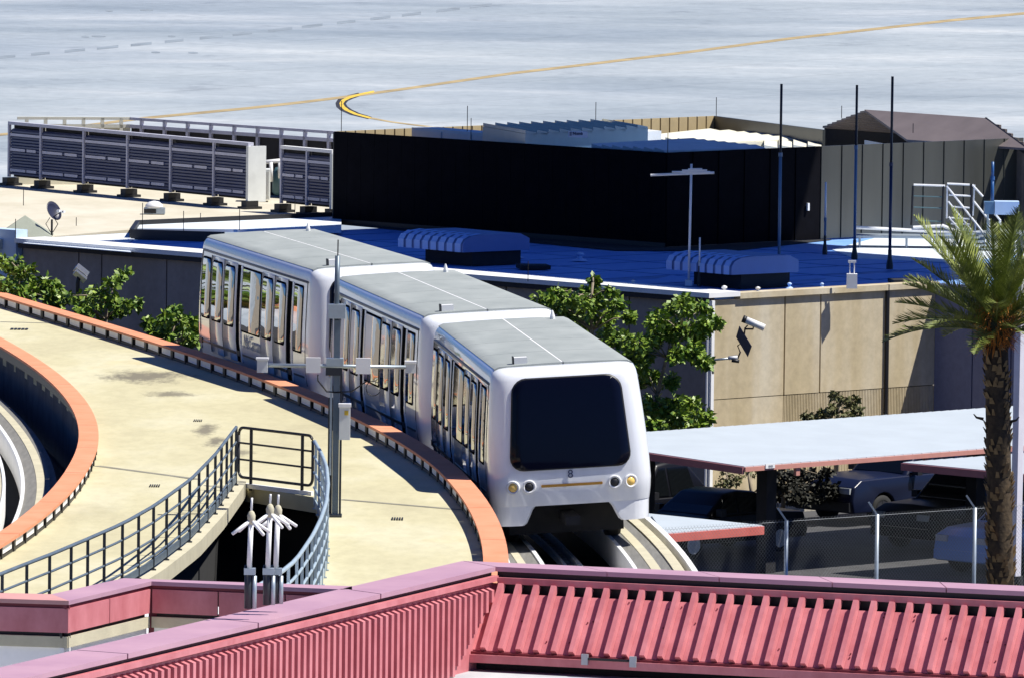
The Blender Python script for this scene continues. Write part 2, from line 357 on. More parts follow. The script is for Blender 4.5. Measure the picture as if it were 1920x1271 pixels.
# stair opening in the deck: left and right edges as functions of y
oL = [U(x, y, ZD) for x, y in ((441, 908), (425, 931), (404, 961), (373, 994), (335, 1028), (286, 1063), (230, 1096), (120, 1145), (0, 1190))]
oR = [U(x, y, ZD) for x, y in ((592, 932), (606, 965), (612, 1000), (612, 1040), (607, 1085), (596, 1120), (580, 1160))]
oL = sorted([(p.y, p.x) for p in oL]); oR = sorted([(p.y, p.x) for p in oR])
def OL(y): return float(np.interp(y, [a for a, b in oL], [b for a, b in oL]))
def OR_(y): return float(np.interp(y, [a for a, b in oR], [b for a, b in oR]))
GA, GB = U(441, 908, ZD), U(592, 932, ZD)                   # the gate line at the head of the opening
def deckpart(mb, yy, fl, fr):
    mb.ribbon([(fl(y), y, zd(y)) for y in yy], [(fr(y), y, zd(y)) for y in yy], .28)
mb = MB()
yA = list(np.linspace(146, GA.y, 18)); yB = list(np.linspace(146, GB.y, 16))
deckpart(mb, yA, lambda y: XL(y)+.30, OL)
deckpart(mb, yB, OR_, lambda y: XR(y)+.08)
yC = list(np.linspace(GA.y, 240, 40))
deckpart(mb, yC, lambda y: XL(y)+.30, lambda y: XR(y)+.08)
mb.slab([GB, (XR(GB.y)+.08, GB.y, ZD), (XR(GA.y)+.08, GA.y, ZD), GA], .28)
deck = structure('station_deck', mb, 'deck')
for i, (px, py, w) in enumerate(((290, 911, .2), (745, 973, .22), (36, 618, .42), (371, 789, .18), (702, 731, .2))):
    p = Ud(px, py); z_ = p.z; mb = MB()
    for k in range(5): mb.box(p.x-w/2+k*w/5+.01, p.x-w/2+(k+1)*w/5-.01, p.y-.22, p.y+.22, z_+.004, z_+.02)
    link('drain_grate', mb.mesh('drain_grate', 'black'), deck)
for (a, b) in (((182, 873), (370, 898)), ((640, 936), (862, 955)), ((0, 604), (122, 607))):      # expansion joints
    p, q = Ud(*a), Ud(*b); mb = MB(); mb.wall(p, q, p.z-.01, p.z+.006, .16, q.z-.01, q.z+.006)
    link('expansion_joint', mb.mesh('expansion_joint', MT.setdefault('jointd', mat('joint_sealant', (.20, .19, .15), .9, var=.2, scale=2))), deck)

# pits for the tracks and the stairwell below the deck, shade put into their dark colour
mb = MB()
mb.ribbon([(XL(y)-9, y, 3.7) for y in ys], [(XL(y)+.2, y, 3.7) for y in ys], .2)
mb.ribbon([(XR(y)+.1, y, 3.7) for y in ys], [(XC(y)+1.8, y, 3.7) for y in ys], .2)
structure('track_pit_floor', mb, 'dark')
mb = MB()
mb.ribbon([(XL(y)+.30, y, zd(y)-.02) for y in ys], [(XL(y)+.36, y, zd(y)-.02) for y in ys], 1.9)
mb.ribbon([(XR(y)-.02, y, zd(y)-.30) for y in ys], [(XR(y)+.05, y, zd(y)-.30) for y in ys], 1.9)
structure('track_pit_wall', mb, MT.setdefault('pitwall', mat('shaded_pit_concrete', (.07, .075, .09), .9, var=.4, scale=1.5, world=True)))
mb = MB()
mb.ribbon([(OL(y)-.25, y, 2.6) for y in yA], [(OR_(y)+.3, y, 2.6) for y in yA], .2)
mb.ribbon([(OL(y)-.32, y, ZD-.29) for y in yA], [(OL(y)-.26, y, ZD-.29) for y in yA], 2.6)
mb.ribbon([(OR_(y)+.26, y, ZD-.29) for y in yB], [(OR_(y)+.32, y, ZD-.29) for y in yB], 2.6)
mb.wall((GA.x-.5, GA.y+.8), (GB.x+.5, GB.y+.8), 2.6, ZD-.29, .1)
structure('stairwell', mb, 'dark')

# ------------------------------------------------------------------ guideways (running pads, guide rails)
def guideway(cat_label, base, fx, strips, yy, group):
    t = thing('guideway', cat_label, 'guideway', base, 0, group)
    for nm, a, b, z, dz, m in strips:
        mb = MB(); mb.ribbon([(fx(y)+a, y, z+a*.057) for y in yy], [(fx(y)+b, y, z+b*.057) for y in yy], dz)
        wpart(nm, mb, m, t)
    return t
yy = list(np.arange(146, 239, 1.5))
yg = list(np.arange(146, 212, 1.5))
gr = guideway('concrete guideway with grey running pads under the white train', (XC(166), 166, 3.7), XC, [
    ('running_pad', -1.40, -1.20, 4.50, .5, 'pad'), ('concrete_strip', -1.20, -1.06, 4.51, .5, 'cream'), ('running_pad', -1.06, -.82, 4.50, .5, 'pad'), ('edge_strip', -.82, -.75, 4.53, .5, 'whitep'),
    ('edge_strip', .74, .81, 4.53, .5, 'whitep'), ('running_pad', .81, 1.05, 4.50, .5, 'pad'), ('concrete_strip', 1.05, 1.22, 4.51, .5, 'cream'), ('running_pad', 1.22, 1.42, 4.50, .5, 'pad'),
    ('concrete_strip', 1.42, 1.60, 4.53, .6, 'cream'), ('parapet_strip', 1.69, 1.79, 4.58, .9, 'whitep'), ('kerb_strip', -1.66, -1.56, 5.0, .6, 'whitep'),
    ('guide_rail', -.20, -.14, 4.20, .12, 'whitep'), ('guide_rail', .06, .13, 4.20, .12, 'whitep'), ('guide_rail', .17, .20, 4.12, .1, 'whitep')], yg, 'guideway tracks')
mb = MB()
for y in np.arange(150, 182, .55): x = XC(y); mb.box(x+.0, x+.24, y-.05, y+.05, 3.95, 4.06)
stuffpart(wpart('rail_clip', mb, 'whitep', gr))
gl = guideway('curved concrete guideway sunk in the dark pit on the deck', (XL(185)-1.2, 185, 3.7), XL, [
    ('edge_strip', -1.10, -1.03, 4.63, .5, 'whitep'), ('running_pad', -1.03, -.80, 4.60, .5, 'pad'), ('concrete_strip', -.80, -.64, 4.61, .5, 'cream'), ('running_pad', -.64, -.54, 4.60, .5, 'pad'),
    ('ledge', -.54, -.40, 4.52, .5, 'pad'), ('concrete_strip', -2.2, -1.46, 4.6, .5, 'cream'), ('edge_strip', -1.46, -1.40, 4.63, .5, 'whitep')], yy, 'guideway tracks')

# ------------------------------------------------------------------ orange-capped parapets either side of the deck
def parapet(label, fx, w, face, y0, y1, base):
    t = thing('parapet', label, 'parapet', base, 0, 'orange capped parapets')
    edges = np.arange(y0, y1, 6.0)
    for a in edges:                                        # cap laid in lengths with a hairline joint
        q = np.linspace(a+.015, min(a+6, y1)-.015, 5); mb = MB()
        mb.ribbon([(fx(y), y, zd(y)+.26) for y in q], [(fx(y)+w, y, zd(y)+.26) for y in q], .05)
        wpart('cap', mb, 'orange', t)
    fo = (lambda y: fx(y)+.07) if face < 0 else (lambda y: fx(y)+w-.07)
    q = np.linspace(y0, y1, 60); mb = MB()
    mb.ribbon([(fo(y)-.03, y, zd(y)+.05) for y in q], [(fo(y)+.03, y, zd(y)+.05) for y in q], .1)
    mb.ribbon([(fo(y)-.03-face*.16, y, zd(y)+.21) for y in q], [(fo(y)+.03-face*.16, y, zd(y)+.21) for y in q], .25)
    wpart('rail', mb, 'black', t)
    y = y0; k = 0; pm = MB().box(-.02, .02, -.6, .6, 0, .135).mesh('panel', 'whitep'); bm_ = MB().box(-.035, .035, -.045, .045, 0, ZCAP-.05-ZD).mesh('bracket', 'black')
    while y < y1-1.6:
        L = 1.2; dx = fo(y+.7)-fo(y+.0)
        ang = math.atan2(-(fo(y+1.2)-fo(y))/1.2, 1)
        yc = y+.66; link('panel', pm, t, (fo(yc)-base[0], yc-base[1], zd(yc)+.065-base[2]), (0, 0, ang))
        for yb in ([y, y+.13] if k % 2 == 0 else [y]):
            link('bracket', bm_, t, (fo(yb)+face*.012-base[0], yb-base[1], zd(yb)-base[2]), (0, 0, ang))
        y += 1.5 if k % 2 == 0 else 1.38; k += 1
    return t
parapet('orange capped parapet running beside the train along the deck', XR, .42, -1, 150, 236, (XR(170), 170, ZD))
parapet('orange capped parapet curving round the dark pit of the far track', XL, .38, 1, 150, 236, (XL(170), 170, ZD))

# ------------------------------------------------------------------ main building
ZR = 5.0
bld = thing('terminal_building', 'flat roofed building with tan and shaded concrete panel walls behind the train', 'building', (K.x, K.y, 0))
nL, nT = -E1, -E2                                          # outward normals: left facade faces -E1, tan facade faces -E2
def bp(a, b, z): return K+E1*a+E2*b+UP*z
def panel_on(a0, a1, side, z0, z1, m, name='wall_panel', gap=.025, depth=.16, proud=0.0):
    mb = MB()
    if side == 'L': P, Q, n = bp(0, a0+gap, 0), bp(0, a1-gap, 0), nL
    else: P, Q, n = bp(a0+gap, 0, 0), bp(a1-gap, 0, 0), nT
    c = (P+Q)/2+n*(proud-depth/2); hx = (Q-P)/2
    mb.obox(c+UP*(z0+z1)/2, hx, n*depth/2, UP*(z1-z0)/2)
    return wpart(name, mb, m, bld)
def bparam(px, py, side):                                  # photo column -> distance along the facade
    q = onplane(px, py, K, nL if side == 'L' else nT)
    return (q-K).dot(E2 if side == 'L' else E1)
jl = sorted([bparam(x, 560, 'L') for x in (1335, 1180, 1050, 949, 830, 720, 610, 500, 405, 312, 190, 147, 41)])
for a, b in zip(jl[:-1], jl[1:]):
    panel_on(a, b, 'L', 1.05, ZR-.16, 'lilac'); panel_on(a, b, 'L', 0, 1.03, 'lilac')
jt = [bparam(x, 640, 'T') for x in (1335, 1471, 1538, 1660, 1755)]
jt[0] = 0
for i, (a, b) in enumerate(zip(jt[:-1], jt[1:])):
    zz = onplane(1400, 745, K, nT).z
    panel_on(a, b, 'T', zz+.01, ZR-.1, 'tan')
    if i == 0: panel_on(a, b, 'T', 0, zz-.01, 'tan')
    else:
        mb = MB(); n = int((b-a)/.055)
        for k in range(n):
            c = bp(a+(k+.5)*(b-a)/n, 0, zz/2)+nT*(-.07); mb.obox(c, E1*(b-a)/n*.30, nT*.06, UP*(zz/2-.01))
        mb.obox(bp((a+b)/2, 0, zz/2)+nT*(-.14), E1*(b-a)/2, nT*.02, UP*(zz/2-.01))
        stuffpart(wpart('ribbed_panel', mb, 'tan', bld))
mb = MB(); LB = jl[-1]
mb.obox(bp(.3, LB/2+.1, ZR/2-.1), E1*.1, E2*LB/2, UP*(ZR/2-.15)); mb.obox(bp(jt[-1]/2+.12, .3, ZR/2-.1), E1*jt[-1]/2, E2*.1, UP*(ZR/2-.15))
wpart('backing_wall', mb, 'dark', bld)
mb = MB(); w = .14
mb.obox(bp(-.03, LB/2, ZR-.09)-E1*.02, E1*.10, E2*(LB/2), UP*.07); wpart('fascia_band', mb, MT.setdefault('fasciab', mat('black_fascia', (.012, .012, .016), .7, var=.2)), bld)
mb = MB()
mb.obox(bp(.35, LB/2, ZR+.03), E1*.55, E2*(LB/2+.1), UP*.06)
wpart('parapet_cap', mb, 'whitep', bld)
mb = MB(); mb.obox(bp(jt[-1]/2+.45, .12, ZR-.02), E1*(jt[-1]/2-.45), E2*.22, UP*.07); wpart('parapet_cap', mb, 'tan', bld)
mb = MB(); mb.obox(bp(-.05, -.06, ZR/2), E1*.05, E2*.05, UP*(ZR/2-.1)); mb.tube([bp(-.16, -.02, 0), bp(-.16, -.02, ZR-.2)], .03); wpart('downpipe', mb, 'whitep', bld)
mb = MB(); a = jt[2]; 
for a in (jt[3],): mb.tube([bp(a, 0, 0)+nT*.06, bp(a, 0, ZR+.05)+nT*.06], .05)
wpart('drain_pipe', mb, 'black', bld)
# return wing on the right, shade blue put into its colour
aw = jt[-1]
mb = MB(); mb.obox(bp(aw+.15, -2.6, ZR/2), E1*.1, E2*2.6, UP*ZR/2); wpart('wing_wall', mb, 'wingshade', bld)
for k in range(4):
    mb = MB(); mb.obox(bp(aw-.02, -.65-k*1.3, ZR/2), E1*.05, E2*.63, UP*(ZR/2-.02)); wpart('wall_panel', mb, 'wingshade', bld)
mb = MB(); mb.obox(bp(aw+5.2, -5.2, ZR/2), E1*5, E2*.1, UP*ZR/2); wpart('wing_wall', mb, 'tan', bld)
# light blue end wall on the far left
mb = MB(); mb.obox(bp(.02, LB+.6, ZR/2+.2), E1*.2, E2*.55, UP*(ZR/2+.1)); wpart('end_pier', mb, MT.setdefault('bluepier', mat('pale_blue_paint', (.45, .58, .75), .6, var=.1, scale=1)), bld)
# roof membrane
mb = MB(); mb.slab([bp(.2, .1, ZR-.03), bp(aw, .3, ZR-.03), bp(aw+.2, -5.1, ZR-.03), bp(aw+16, -5.1, ZR-.03), bp(aw+16, 24, ZR-.03), bp(.2, 24.6, ZR-.03)], .2)
wpart('roof', mb, 'roofshade', bld)
# low curb with black edging and white top between the two roofs
c0, c1 = U(247, 430, 5.1), U(632, 428, 5.1); d0, d1 = U(262, 420, 5.35), U(632, 400, 5.35)
gpoly = [U(x, y, 5.03) for x, y in ((-40, 346), (330, 330), (700, 330), (640, 400), (262, 421), (245, 431), (95, 444), (-40, 452))]
mb = MB(); mb.slab(gpoly, .25); wpart('gravel_roof', mb, 'gravel', bld)
mb = MB()
for a, b in (((258, 415), (632, 399)), ((247, 431), (258, 415)), ((247, 432), (420, 437))):
    p, q = U(*a, 5.22), U(*b, 5.22); mb.wall(p, q, 4.95, 5.24, .12)
wpart('roof_curb', mb, 'black', bld)
mb = MB(); mb.slab([U(256, 429, 5.12), U(640, 432, 5.12), U(640, 404, 5.12), U(264, 417, 5.12)], .08); wpart('roof_strip', mb, MT.setdefault('roofwhite', mat('white_sunlit_roof', (.66, .72, .78), .6, var=.1, scale=.6, world=True)), bld)

mb = MB(); mb.slab([U(43, 456, ZR), U(96, 446, ZR), U(246, 437, ZR), U(262, 442, ZR), U(236, 458, ZR), U(246, 473, ZR)], .02); wpart('painted_sun_patch', mb, MT.setdefault('roofwhite', mat('white_sunlit_roof', (.66, .72, .78), .6, var=.1, scale=.6, world=True)), bld)  # white sheet, sunlight on the roof put into its colour
mb = MB(); mb.slab([U(x, y, ZR-.01) for x, y in ((1560, 468), (1600, 484), (1800, 492), (1960, 470), (1960, 445), (1800, 446), (1640, 447))], .02); wpart('painted_sun_patch', mb, 'roofwhite', bld)  # second sunlit patch painted as a white sheet
mb = MB()
for k in range(11): mb.obox(bp(8, 2.2+k*2.05, ZR-.027), E1*7.6, E2*.035, UP*.006)
for k in range(5): mb.obox(bp(2+k*3.1, 12, ZR-.027), E1*.03, E2*11, UP*.006)
stuffpart(wpart('roof_seam', mb, MT.setdefault('seam', mat('roof_seam_tape', (.07, .17, .42), .7, var=.2, scale=2)), bld))
mb = MB()
for (a, b, rx, ry) in ((3, 6, 1.6, .5), (6, 3, 1.2, .35), (4, 14, 2.0, .4), (9, 8, 1.5, .5), (2.2, 9, 1.0, .3), (10, 4, 1.4, .3)):
    mb.add([bp(a+rx*math.cos(t_)*(1+.3*math.sin(3*t_)), b+ry*math.sin(t_)*(1+.3*math.cos(2*t_)), ZR-.026) for t_ in np.linspace(0, 2*math.pi, 17)[:-1]], [tuple(range(16))])
stuffpart(wpart('ponding_stain', mb, MT.setdefault('pond', mat('ponding_stain', (.08, .20, .50), .5, var=.3, scale=1.5)), bld))
# added canopy, unseen, shaped so its shade falls on this roof
mb = MB(); zs = 27.0; sh = SUN/SUN.z*(zs-ZR)
def cp(a, b, z): return bp(a, b, z)+Vector((sh.x, sh.y, 0))
a1 = 17.2
mb.slab([cp(.35, 1.15, zs), cp(15.2, 1.15, zs), cp(15.2, 11.0, zs), cp(a1, 11.2, zs), cp(a1, 26.4, zs), cp(13.2, 27.2, zs), cp(12, 24.4, zs), cp(1.8, 24.3, zs)], .5)
for a in (a1+7, a1+14): mb.obox(cp(a, 1.6, zs/2), E1*.4, E2*.4, UP*zs/2)
mb.obox(cp(a1+3, 3, zs+.5), E1*8, E2*.5, UP*.5)
structure('unseen_shade_canopy', mb, MT.setdefault('shadecanopyc', mat('shade_canopy_metal', (.3, .31, .33), .6, var=.1, scale=.5)))

# ------------------------------------------------------------------ rooftop enclosure of dark metal panels
ZT = 7.5
Nn, Ww, Ff, Ee = (U(1250, 287, ZT), U(628, 247, ZT), U(1340, 218, ZT), U(1545, 244, ZT))
for p in (Nn, Ww, Ff, Ee): p.z = 0
dl = (Ww-Nn).normalized(); dr = E1
enc = thing('rooftop_enclosure', 'big dark metal screen wall with shade-black panels enclosing the rooftop equipment', 'screen wall', (Nn.x, Nn.y, ZR))
def boards(P, d, L, n, z0, z1, m, name, nrm, gap=.012, th=.06, zt1=None, alt=0):
    for i in range(n):
        a, b = L*i/n+gap, L*(i+1)/n-gap; mb = MB()
        q = P+d*a; r = P+d*b; k = nrm*(th if (i % 2 == 0 or not alt) else th-alt)
        mb.hexa(q+UP*z0, r+UP*z0, r+UP*z0-nrm*.05, q+UP*z0-nrm*.05, q+UP*z1+k*0, r+UP*z1, r+UP*z1-nrm*.05, q+UP*z1-nrm*.05) if False else mb.obox((q+r)/2+UP*(z0+z1)/2+nrm*((-alt) if (alt and i % 2) else 0), (r-q)/2, nrm*th/2, UP*(z1-z0)/2)
        wpart(name, mb, m, enc)
nl = Vector((dl.y, -dl.x, 0)); nl = nl if nl.y < 0 else -nl
LW = (Ww-Nn).length; La = (onplane(1538, 350, Nn, E2)-Nn).dot(E1)
boards(Nn, dl, LW, 24, ZR+.12, ZT, 'screenshade', 'screen_panel', nl, gap=.004)
Lr = 14.0
boards(Nn, dr, La, 12, ZR+.02, ZT, 'screenshade', 'screen_panel', -E2, gap=.004, alt=.03)  # shaded stretch of the same wall, given the blacker colour
boards(Nn+dr*La, dr, Lr-La, 20, ZR+.02, ZT, 'darkmetal', 'grey_panel', -E2, gap=.008, alt=.03)
mb = MB(); mb.wall(Nn, Ww, ZR, ZR+.12, .05); wpart('base_rail', mb, 'black', enc)
mb = MB(); mb.slab([Ww+UP*(ZR+.0)+nl*.1, Nn+UP*(ZR+.0)+nl*1.9-E2*.0, Nn+UP*ZR-E2*1.9+E1*.5, Nn+E1*(La+.3)+UP*ZR-E2*.15, Nn+E1*(La+.3)+UP*ZR+E2*.3, Nn+UP*ZR+E2*.3+E1*.3, Ww+UP*ZR-nl*.3], .02); wpart('painted_shadow', mb, 'dark', enc)  # dark sheet painting the shadow at the foot of the screen
mb = MB(); mb.obox(Nn+E1*5.35+UP*5.9-E2*.09, E1*.035, E2*.03, UP*.1); wpart('junction_box', mb, 'whitep', enc)
# far walls of the enclosure seen from inside: tan lit liner with dark stiffeners, and the shaded one
LF = (Ff-Ww).length; df = (Ff-Ww).normalized(); nf = Vector((df.y, -df.x, 0))
nb = 40
for i in range(nb):
    a, b = LF*i/nb, LF*(i+1)/nb; q, r = Ww+df*a, Ww+df*b
    mb = MB(); mb.obox((q+r)/2+UP*(ZR+ZT)/2, df*(b-a)/2*.86, nf*.03, UP*(ZT-ZR)/2); wpart('liner_panel', mb, MT.setdefault('liner', mat('tan_liner_sheet', (.42, .33, .18), .7, var=.12, scale=1)), enc)
mb = MB(); mb.obox((Ww+Ff)/2+UP*(ZR+ZT)/2-nf*.05, df*LF/2, nf*.02, UP*(ZT-ZR-.06)/2); wpart('liner_backing', mb, 'black', enc)
mb = MB(); mb.obox((Ww+Ff)/2+UP*(6.95)+nf*.16+df*1.2, df*LF*.22, nf*.03, UP*.12); mb.obox((Ww+Ff)/2+UP*(6.75)+nf*.16+df*3.6, df*LF*.16, nf*.04, UP*.28); wpart('dark_girt', mb, 'black', enc)
de = (Ee-Ff).normalized(); LE = (Ee-Ff).length; ne = Vector((de.y, -de.x, 0))
mb = MB(); mb.obox((Ff+Ee)/2+UP*(ZR+ZT)/2, de*LE/2, ne*.04, UP*(ZT-ZR)/2); wpart('far_panel', mb, 'darkmetal', enc)
mb = MB()
for a, b in ((.18, .26), (.32, .5), (.55, .62), (.7, .78), (.84, .9)):
    mb.obox(Ff+de*LE*(a+b)/2+UP*7.05+ne*.05, de*LE*(b-a)/2, ne*.02, UP*.035)
wpart('pale_rail', mb, 'galv', enc)
for px, y0, y1 in ((1305, 222, 256), (1236, 250, 285)):
    p = U(px, y1, 7.0); mb = MB()
# rooftop units inside the enclosure
def unit(label, pts, ztop, h, m, name='rooftop_unit', ribs=0, group=None, lip=0):
    P = [U(x, y, ztop) for x, y in pts]; base = (P[0].x, P[0].y, ZR)
    t = thing(name, label, 'rooftop unit', base, 0, group)
    mb = MB(); mb.slab(P, h); wpart('casing', mb, m, t)
    if ribs:
        A, B, C, D = P
        for i in range(ribs):
            u = (i+.5)/ribs; w = .5/ribs*.93
            q = [A.lerp(B, u-w), A.lerp(B, u+w), D.lerp(C, u+w), D.lerp(C, u-w)]
            mb = MB(); mb.slab([q[0]+UP*.10, q[1]+UP*.03, q[2]+UP*.03, q[3]+UP*.10], .09); wpart('roof_panel', mb, m, t)
    return t
A_, B_ = V(772, 239.5, 262.8), V(1002, 247, 258.2); B_.z = A_.z
u1 = thing('rooftop_unit', 'long low rooftop unit in blue shade behind the left end of the black screen', 'rooftop unit', (A_.x, A_.y, ZR))
mb = MB(); k_ = E1*.8; mb.slab([A_, B_, B_+k_, A_+k_], 1.4); wpart('casing', mb, 'units', u1)
for k in range(4):
    q = A_.lerp(B_, .02+k*.245); r = A_.lerp(B_, .25+k*.245); mb = MB(); mb.wall(q-E1*.02, r-E1*.02, A_.z-.5, A_.z-.06, .04); wpart('access_panel', mb, 'units', u1)
u2 = unit('pale cream ribbed rooftop unit catching the sun beside the white sign', [(985, 252), (1215, 240), (1150, 229), (905, 238)], 7.75, .4, 'ivory', ribs=11)
mb = MB(); mb.slab([U(990, 258, 7.5), U(1240, 246, 7.5), U(1150, 236, 7.5), U(985, 240, 7.5)], 1.6); wpart('casing', mb, 'units', u2)
sg = thing('unit_sign', 'small white sign with dark lettering on the cream rooftop unit', 'sign', V(1084, 260, 254.6))
P0, P1 = V(1065.5, 252, 254.6), V(1102, 253, 254.55); wv = (P1-P0); hh = .17
mb = MB(); mb.obox((P0+P1)/2, wv/2, Vector((0, .02, 0)), UP*.085); wpart('board', mb, 'whitep', sg)
rel = lambda p, t: (p[0]-t.location[0], p[1]-t.location[1], p[2]-t.location[2])
c = (P0+P1)/2
text('lettering', '|| Nominal', 'ink', sg, rel(c+Vector((0, -.03, .02)), sg), (R_(90), 0, 0), .105, bold=.004)
u3 = unit('white lit rooftop unit at the right end of the black screen', [(1432, 279.5), (1541, 278.5), (1541, 256), (1432, 262)], 7.05, .5, 'ivory', ribs=4)
u4 = unit('flat blue shaded rooftop unit near the screen corner', [(1108, 277), (1246, 285), (1436, 280.5), (1300, 266)], 7.43, .7, 'units', ribs=7)
u5 = unit('narrow pale rooftop unit lying along the tan liner', [(1200, 262), (1340, 270), (1545, 262), (1330, 248)], 7.1, .5, 'ivory', ribs=6)
for i, (px, py) in enumerate(((928, 261.5), (950, 262), (1008, 266.5), (1080, 270), (1112, 269), (1369, 281))):
    p = U(px, py, 7.1); mb = MB(); mb.lathe([(.07, 0), (.09, .05), (.05, .1)], 8, p-UP*.05); wpart('vent_cap', mb, 'whitep', (u1 if i < 2 else u4))
# brown gable-roofed house behind the grey wall
gh = thing('gable_house', 'brown ribbed gable roof with boarded gable above the grey screen wall', 'roof house', U(1770, 275, ZR))
eL, eR, rL, rR = U(1542, 237, 7.3), U(1772, 254, 7.3), U(1621, 206, 7.95), U(1849, 222, 7.95)
n = 9
for i in range(n):
    a, b = i/n, (i+1)/n; mb = MB(); g = .012
    mb.slab([eL.lerp(rL, a+g/2), eR.lerp(rR, a+g/2), eR.lerp(rR, b-g/2)-UP*.03, eL.lerp(rL, b-g/2)-UP*.03], .06); wpart('roof_sheet', mb, 'brownroof', gh)
eB = rR+(rR-eR); eB.z = 7.3; eBL = rL+(rL-eL); eBL.z = 7.3
mb = MB(); mb.slab([rL, rR, eB, eBL], .06); wpart('back_roof', mb, 'brownroof', gh)
mb = MB(); q = eR+dl*.02
for s_, e_ in ((eR, rR), (rR, eB)):
    d = e_-s_; mb.obox((s_+e_)/2-UP*.10, d/2*1.02, Vector((.02, -.02, 0)), UP*.11)
wpart('barge_board', mb, 'black', gh)
wd = (eB-eR); wd.z = 0; L = wd.length; wd.normalize()
inset = -Vector((wd.y, -wd.x, 0))*.25
for i in range(14):
    a, b = L*i/14, L*(i+1)/14; m_ = (a+b)/2; hz = 7.3+(7.95-7.3)*(1-abs(m_-L/2)/(L/2))-.12
    mb = MB(); p = eR+wd*m_+inset; p.z = 0; mb.obox(p+UP*(ZR+hz)/2, wd*(L/14/2-.012), inset.normalized()*.03, UP*(hz-ZR)/2); wpart('board', mb, 'board', gh)
mb = MB(); a_, b_ = eL.copy(), eR.copy(); a_.z = b_.z = 0
mb.wall(a_+Vector((.1, .25, 0)), b_+Vector((.1, .25, 0)), ZR, 7.28, .1); wpart('side_wall', mb, 'dark', gh)
mb = MB(); a_, b_ = V(1622, 268, eL.y-2.6), V(1676, 270, eL.y-5.2); mb.wall(a_, b_, a_.z-.09, a_.z+.07, .04); wpart('window', mb, MT.setdefault('bluepane', mat('pale_blue_pane', (.25, .42, .72), .3, var=.05)), gh)

# ------------------------------------------------------------------ louvred equipment screens, left
LA, LBv = U(20, 350, 5.0), U(627, 410, 5.0)
ls_d = (LBv-LA); ls_d.z = 0; ls_L = ls_d.length; ls_d.normalize(); ls_n = Vector((ls_d.y, -ls_d.x, 0)); ls_n = ls_n if ls_n.y < 0 else -ls_n
def lparam(px): q = onplane(px, 320, LA, ls_n); return (q-LA).dot(ls_d)
zb, zt = 5.28, V(20, 233, LA.y).z
slat_cache = {}
def louvre(pxs, label, endcol):
    b0 = LA+ls_d*lparam(pxs[0]); b0.z = ZR
    t = thing('louvre_screen', label, 'screen', b0, 0, 'slatted screens on the left roof')
    for i, (x0, x1) in enumerate(zip(pxs[:-1], pxs[1:])):
        a, b = lparam(x0), lparam(x1); c = LA+ls_d*(a+b)/2; c.z = 0; hw = (b-a)/2
        mb = MB(); mb.obox(c+UP*(zb+zt)/2-ls_n*.10, ls_d*(hw-.03), ls_n*.01, UP*(zt-zb)/2)
        f = wpart('panel', mb, 'dark', t)
        ns = 15; pitch = (zt-zb-.22)/ns
        for k in range(ns):
            z = zb+.08+(k+.5)*pitch; mb = MB()
            mb.obox(c+UP*z, ls_d*(hw-.05), ls_n*.045-UP*.03, UP*.026+ls_n*.004)
            o = link('slat', mb.mesh('slat', 'slat', off=b0), f)
        for (z, f0, f1) in ((zb+.2, .04, .52), (zb+(zt-zb)*.52, .04, .5), (zb+(zt-zb)*.52, .56, .84), (zt-.3, .03, .97), (zb+.2, .56, .86)):
            mb = MB(); p = LA+ls_d*(a+(b-a)*(f0+f1)/2); p.z = z
            mb.obox(p+ls_n*.06, ls_d*hw*(f1-f0), ls_n*.008, UP*.04); o = link('daylight_strip', mb.mesh('daylight_strip', MT.setdefault('strip', mat('pale_daylight_strip', (.50, .50, .58), .5, var=.1)), off=b0), f)  # daylight between the slats, painted as pale plates
    for x in pxs:
        p = LA+ls_d*lparam(x); p.z = 0; mb = MB(); mb.obox(p+UP*(zb+zt)/2+ls_n*.05, ls_d*.035, ls_n*.04, UP*(zt-zb)/2); wpart('post', mb, MT.setdefault('lilacpost', mat('pale_lilac_post', (.50, .50, .58), .5, var=.1)), t)
        mb = MB(); mb.obox(p+UP*(ZR+.16), ls_d*.13, ls_n*.2, UP*.1); mb.obox(p+UP*(ZR+.05), ls_d*.2, ls_n*.28, UP*.05); wpart('foot', mb, 'black', t)
    a, b = lparam(pxs[0]), lparam(pxs[-1]); p = LA+ls_d*(a+b)/2; p.z = 0
    mb = MB(); mb.obox(p+UP*(zt+.03), ls_d*((b-a)/2+.03), ls_n*.09, UP*.045); wpart('top_rail', mb, MT['lilacpost'] if pxs[0] < 100 else 'whitep', t)
    mb = MB(); q = LA+ls_d*(lparam(pxs[-1] if endcol else pxs[0])+.07); q.z = 0
    mb.obox(q+UP*(ZR+.2+zt)/2-ls_n*.15, ls_d*.055, ls_n*.3, UP*(zt-ZR-.25)/2); wpart('end_panel', mb, 'units', t)
    return t
louvre([20, 79.5, 160, 242, 323, 404, 469], 'long slate blue slatted screen of six bays on the tan roof', True)
louvre([531, 579, 626], 'short slate blue slatted screen of two bays against the black wall', True)
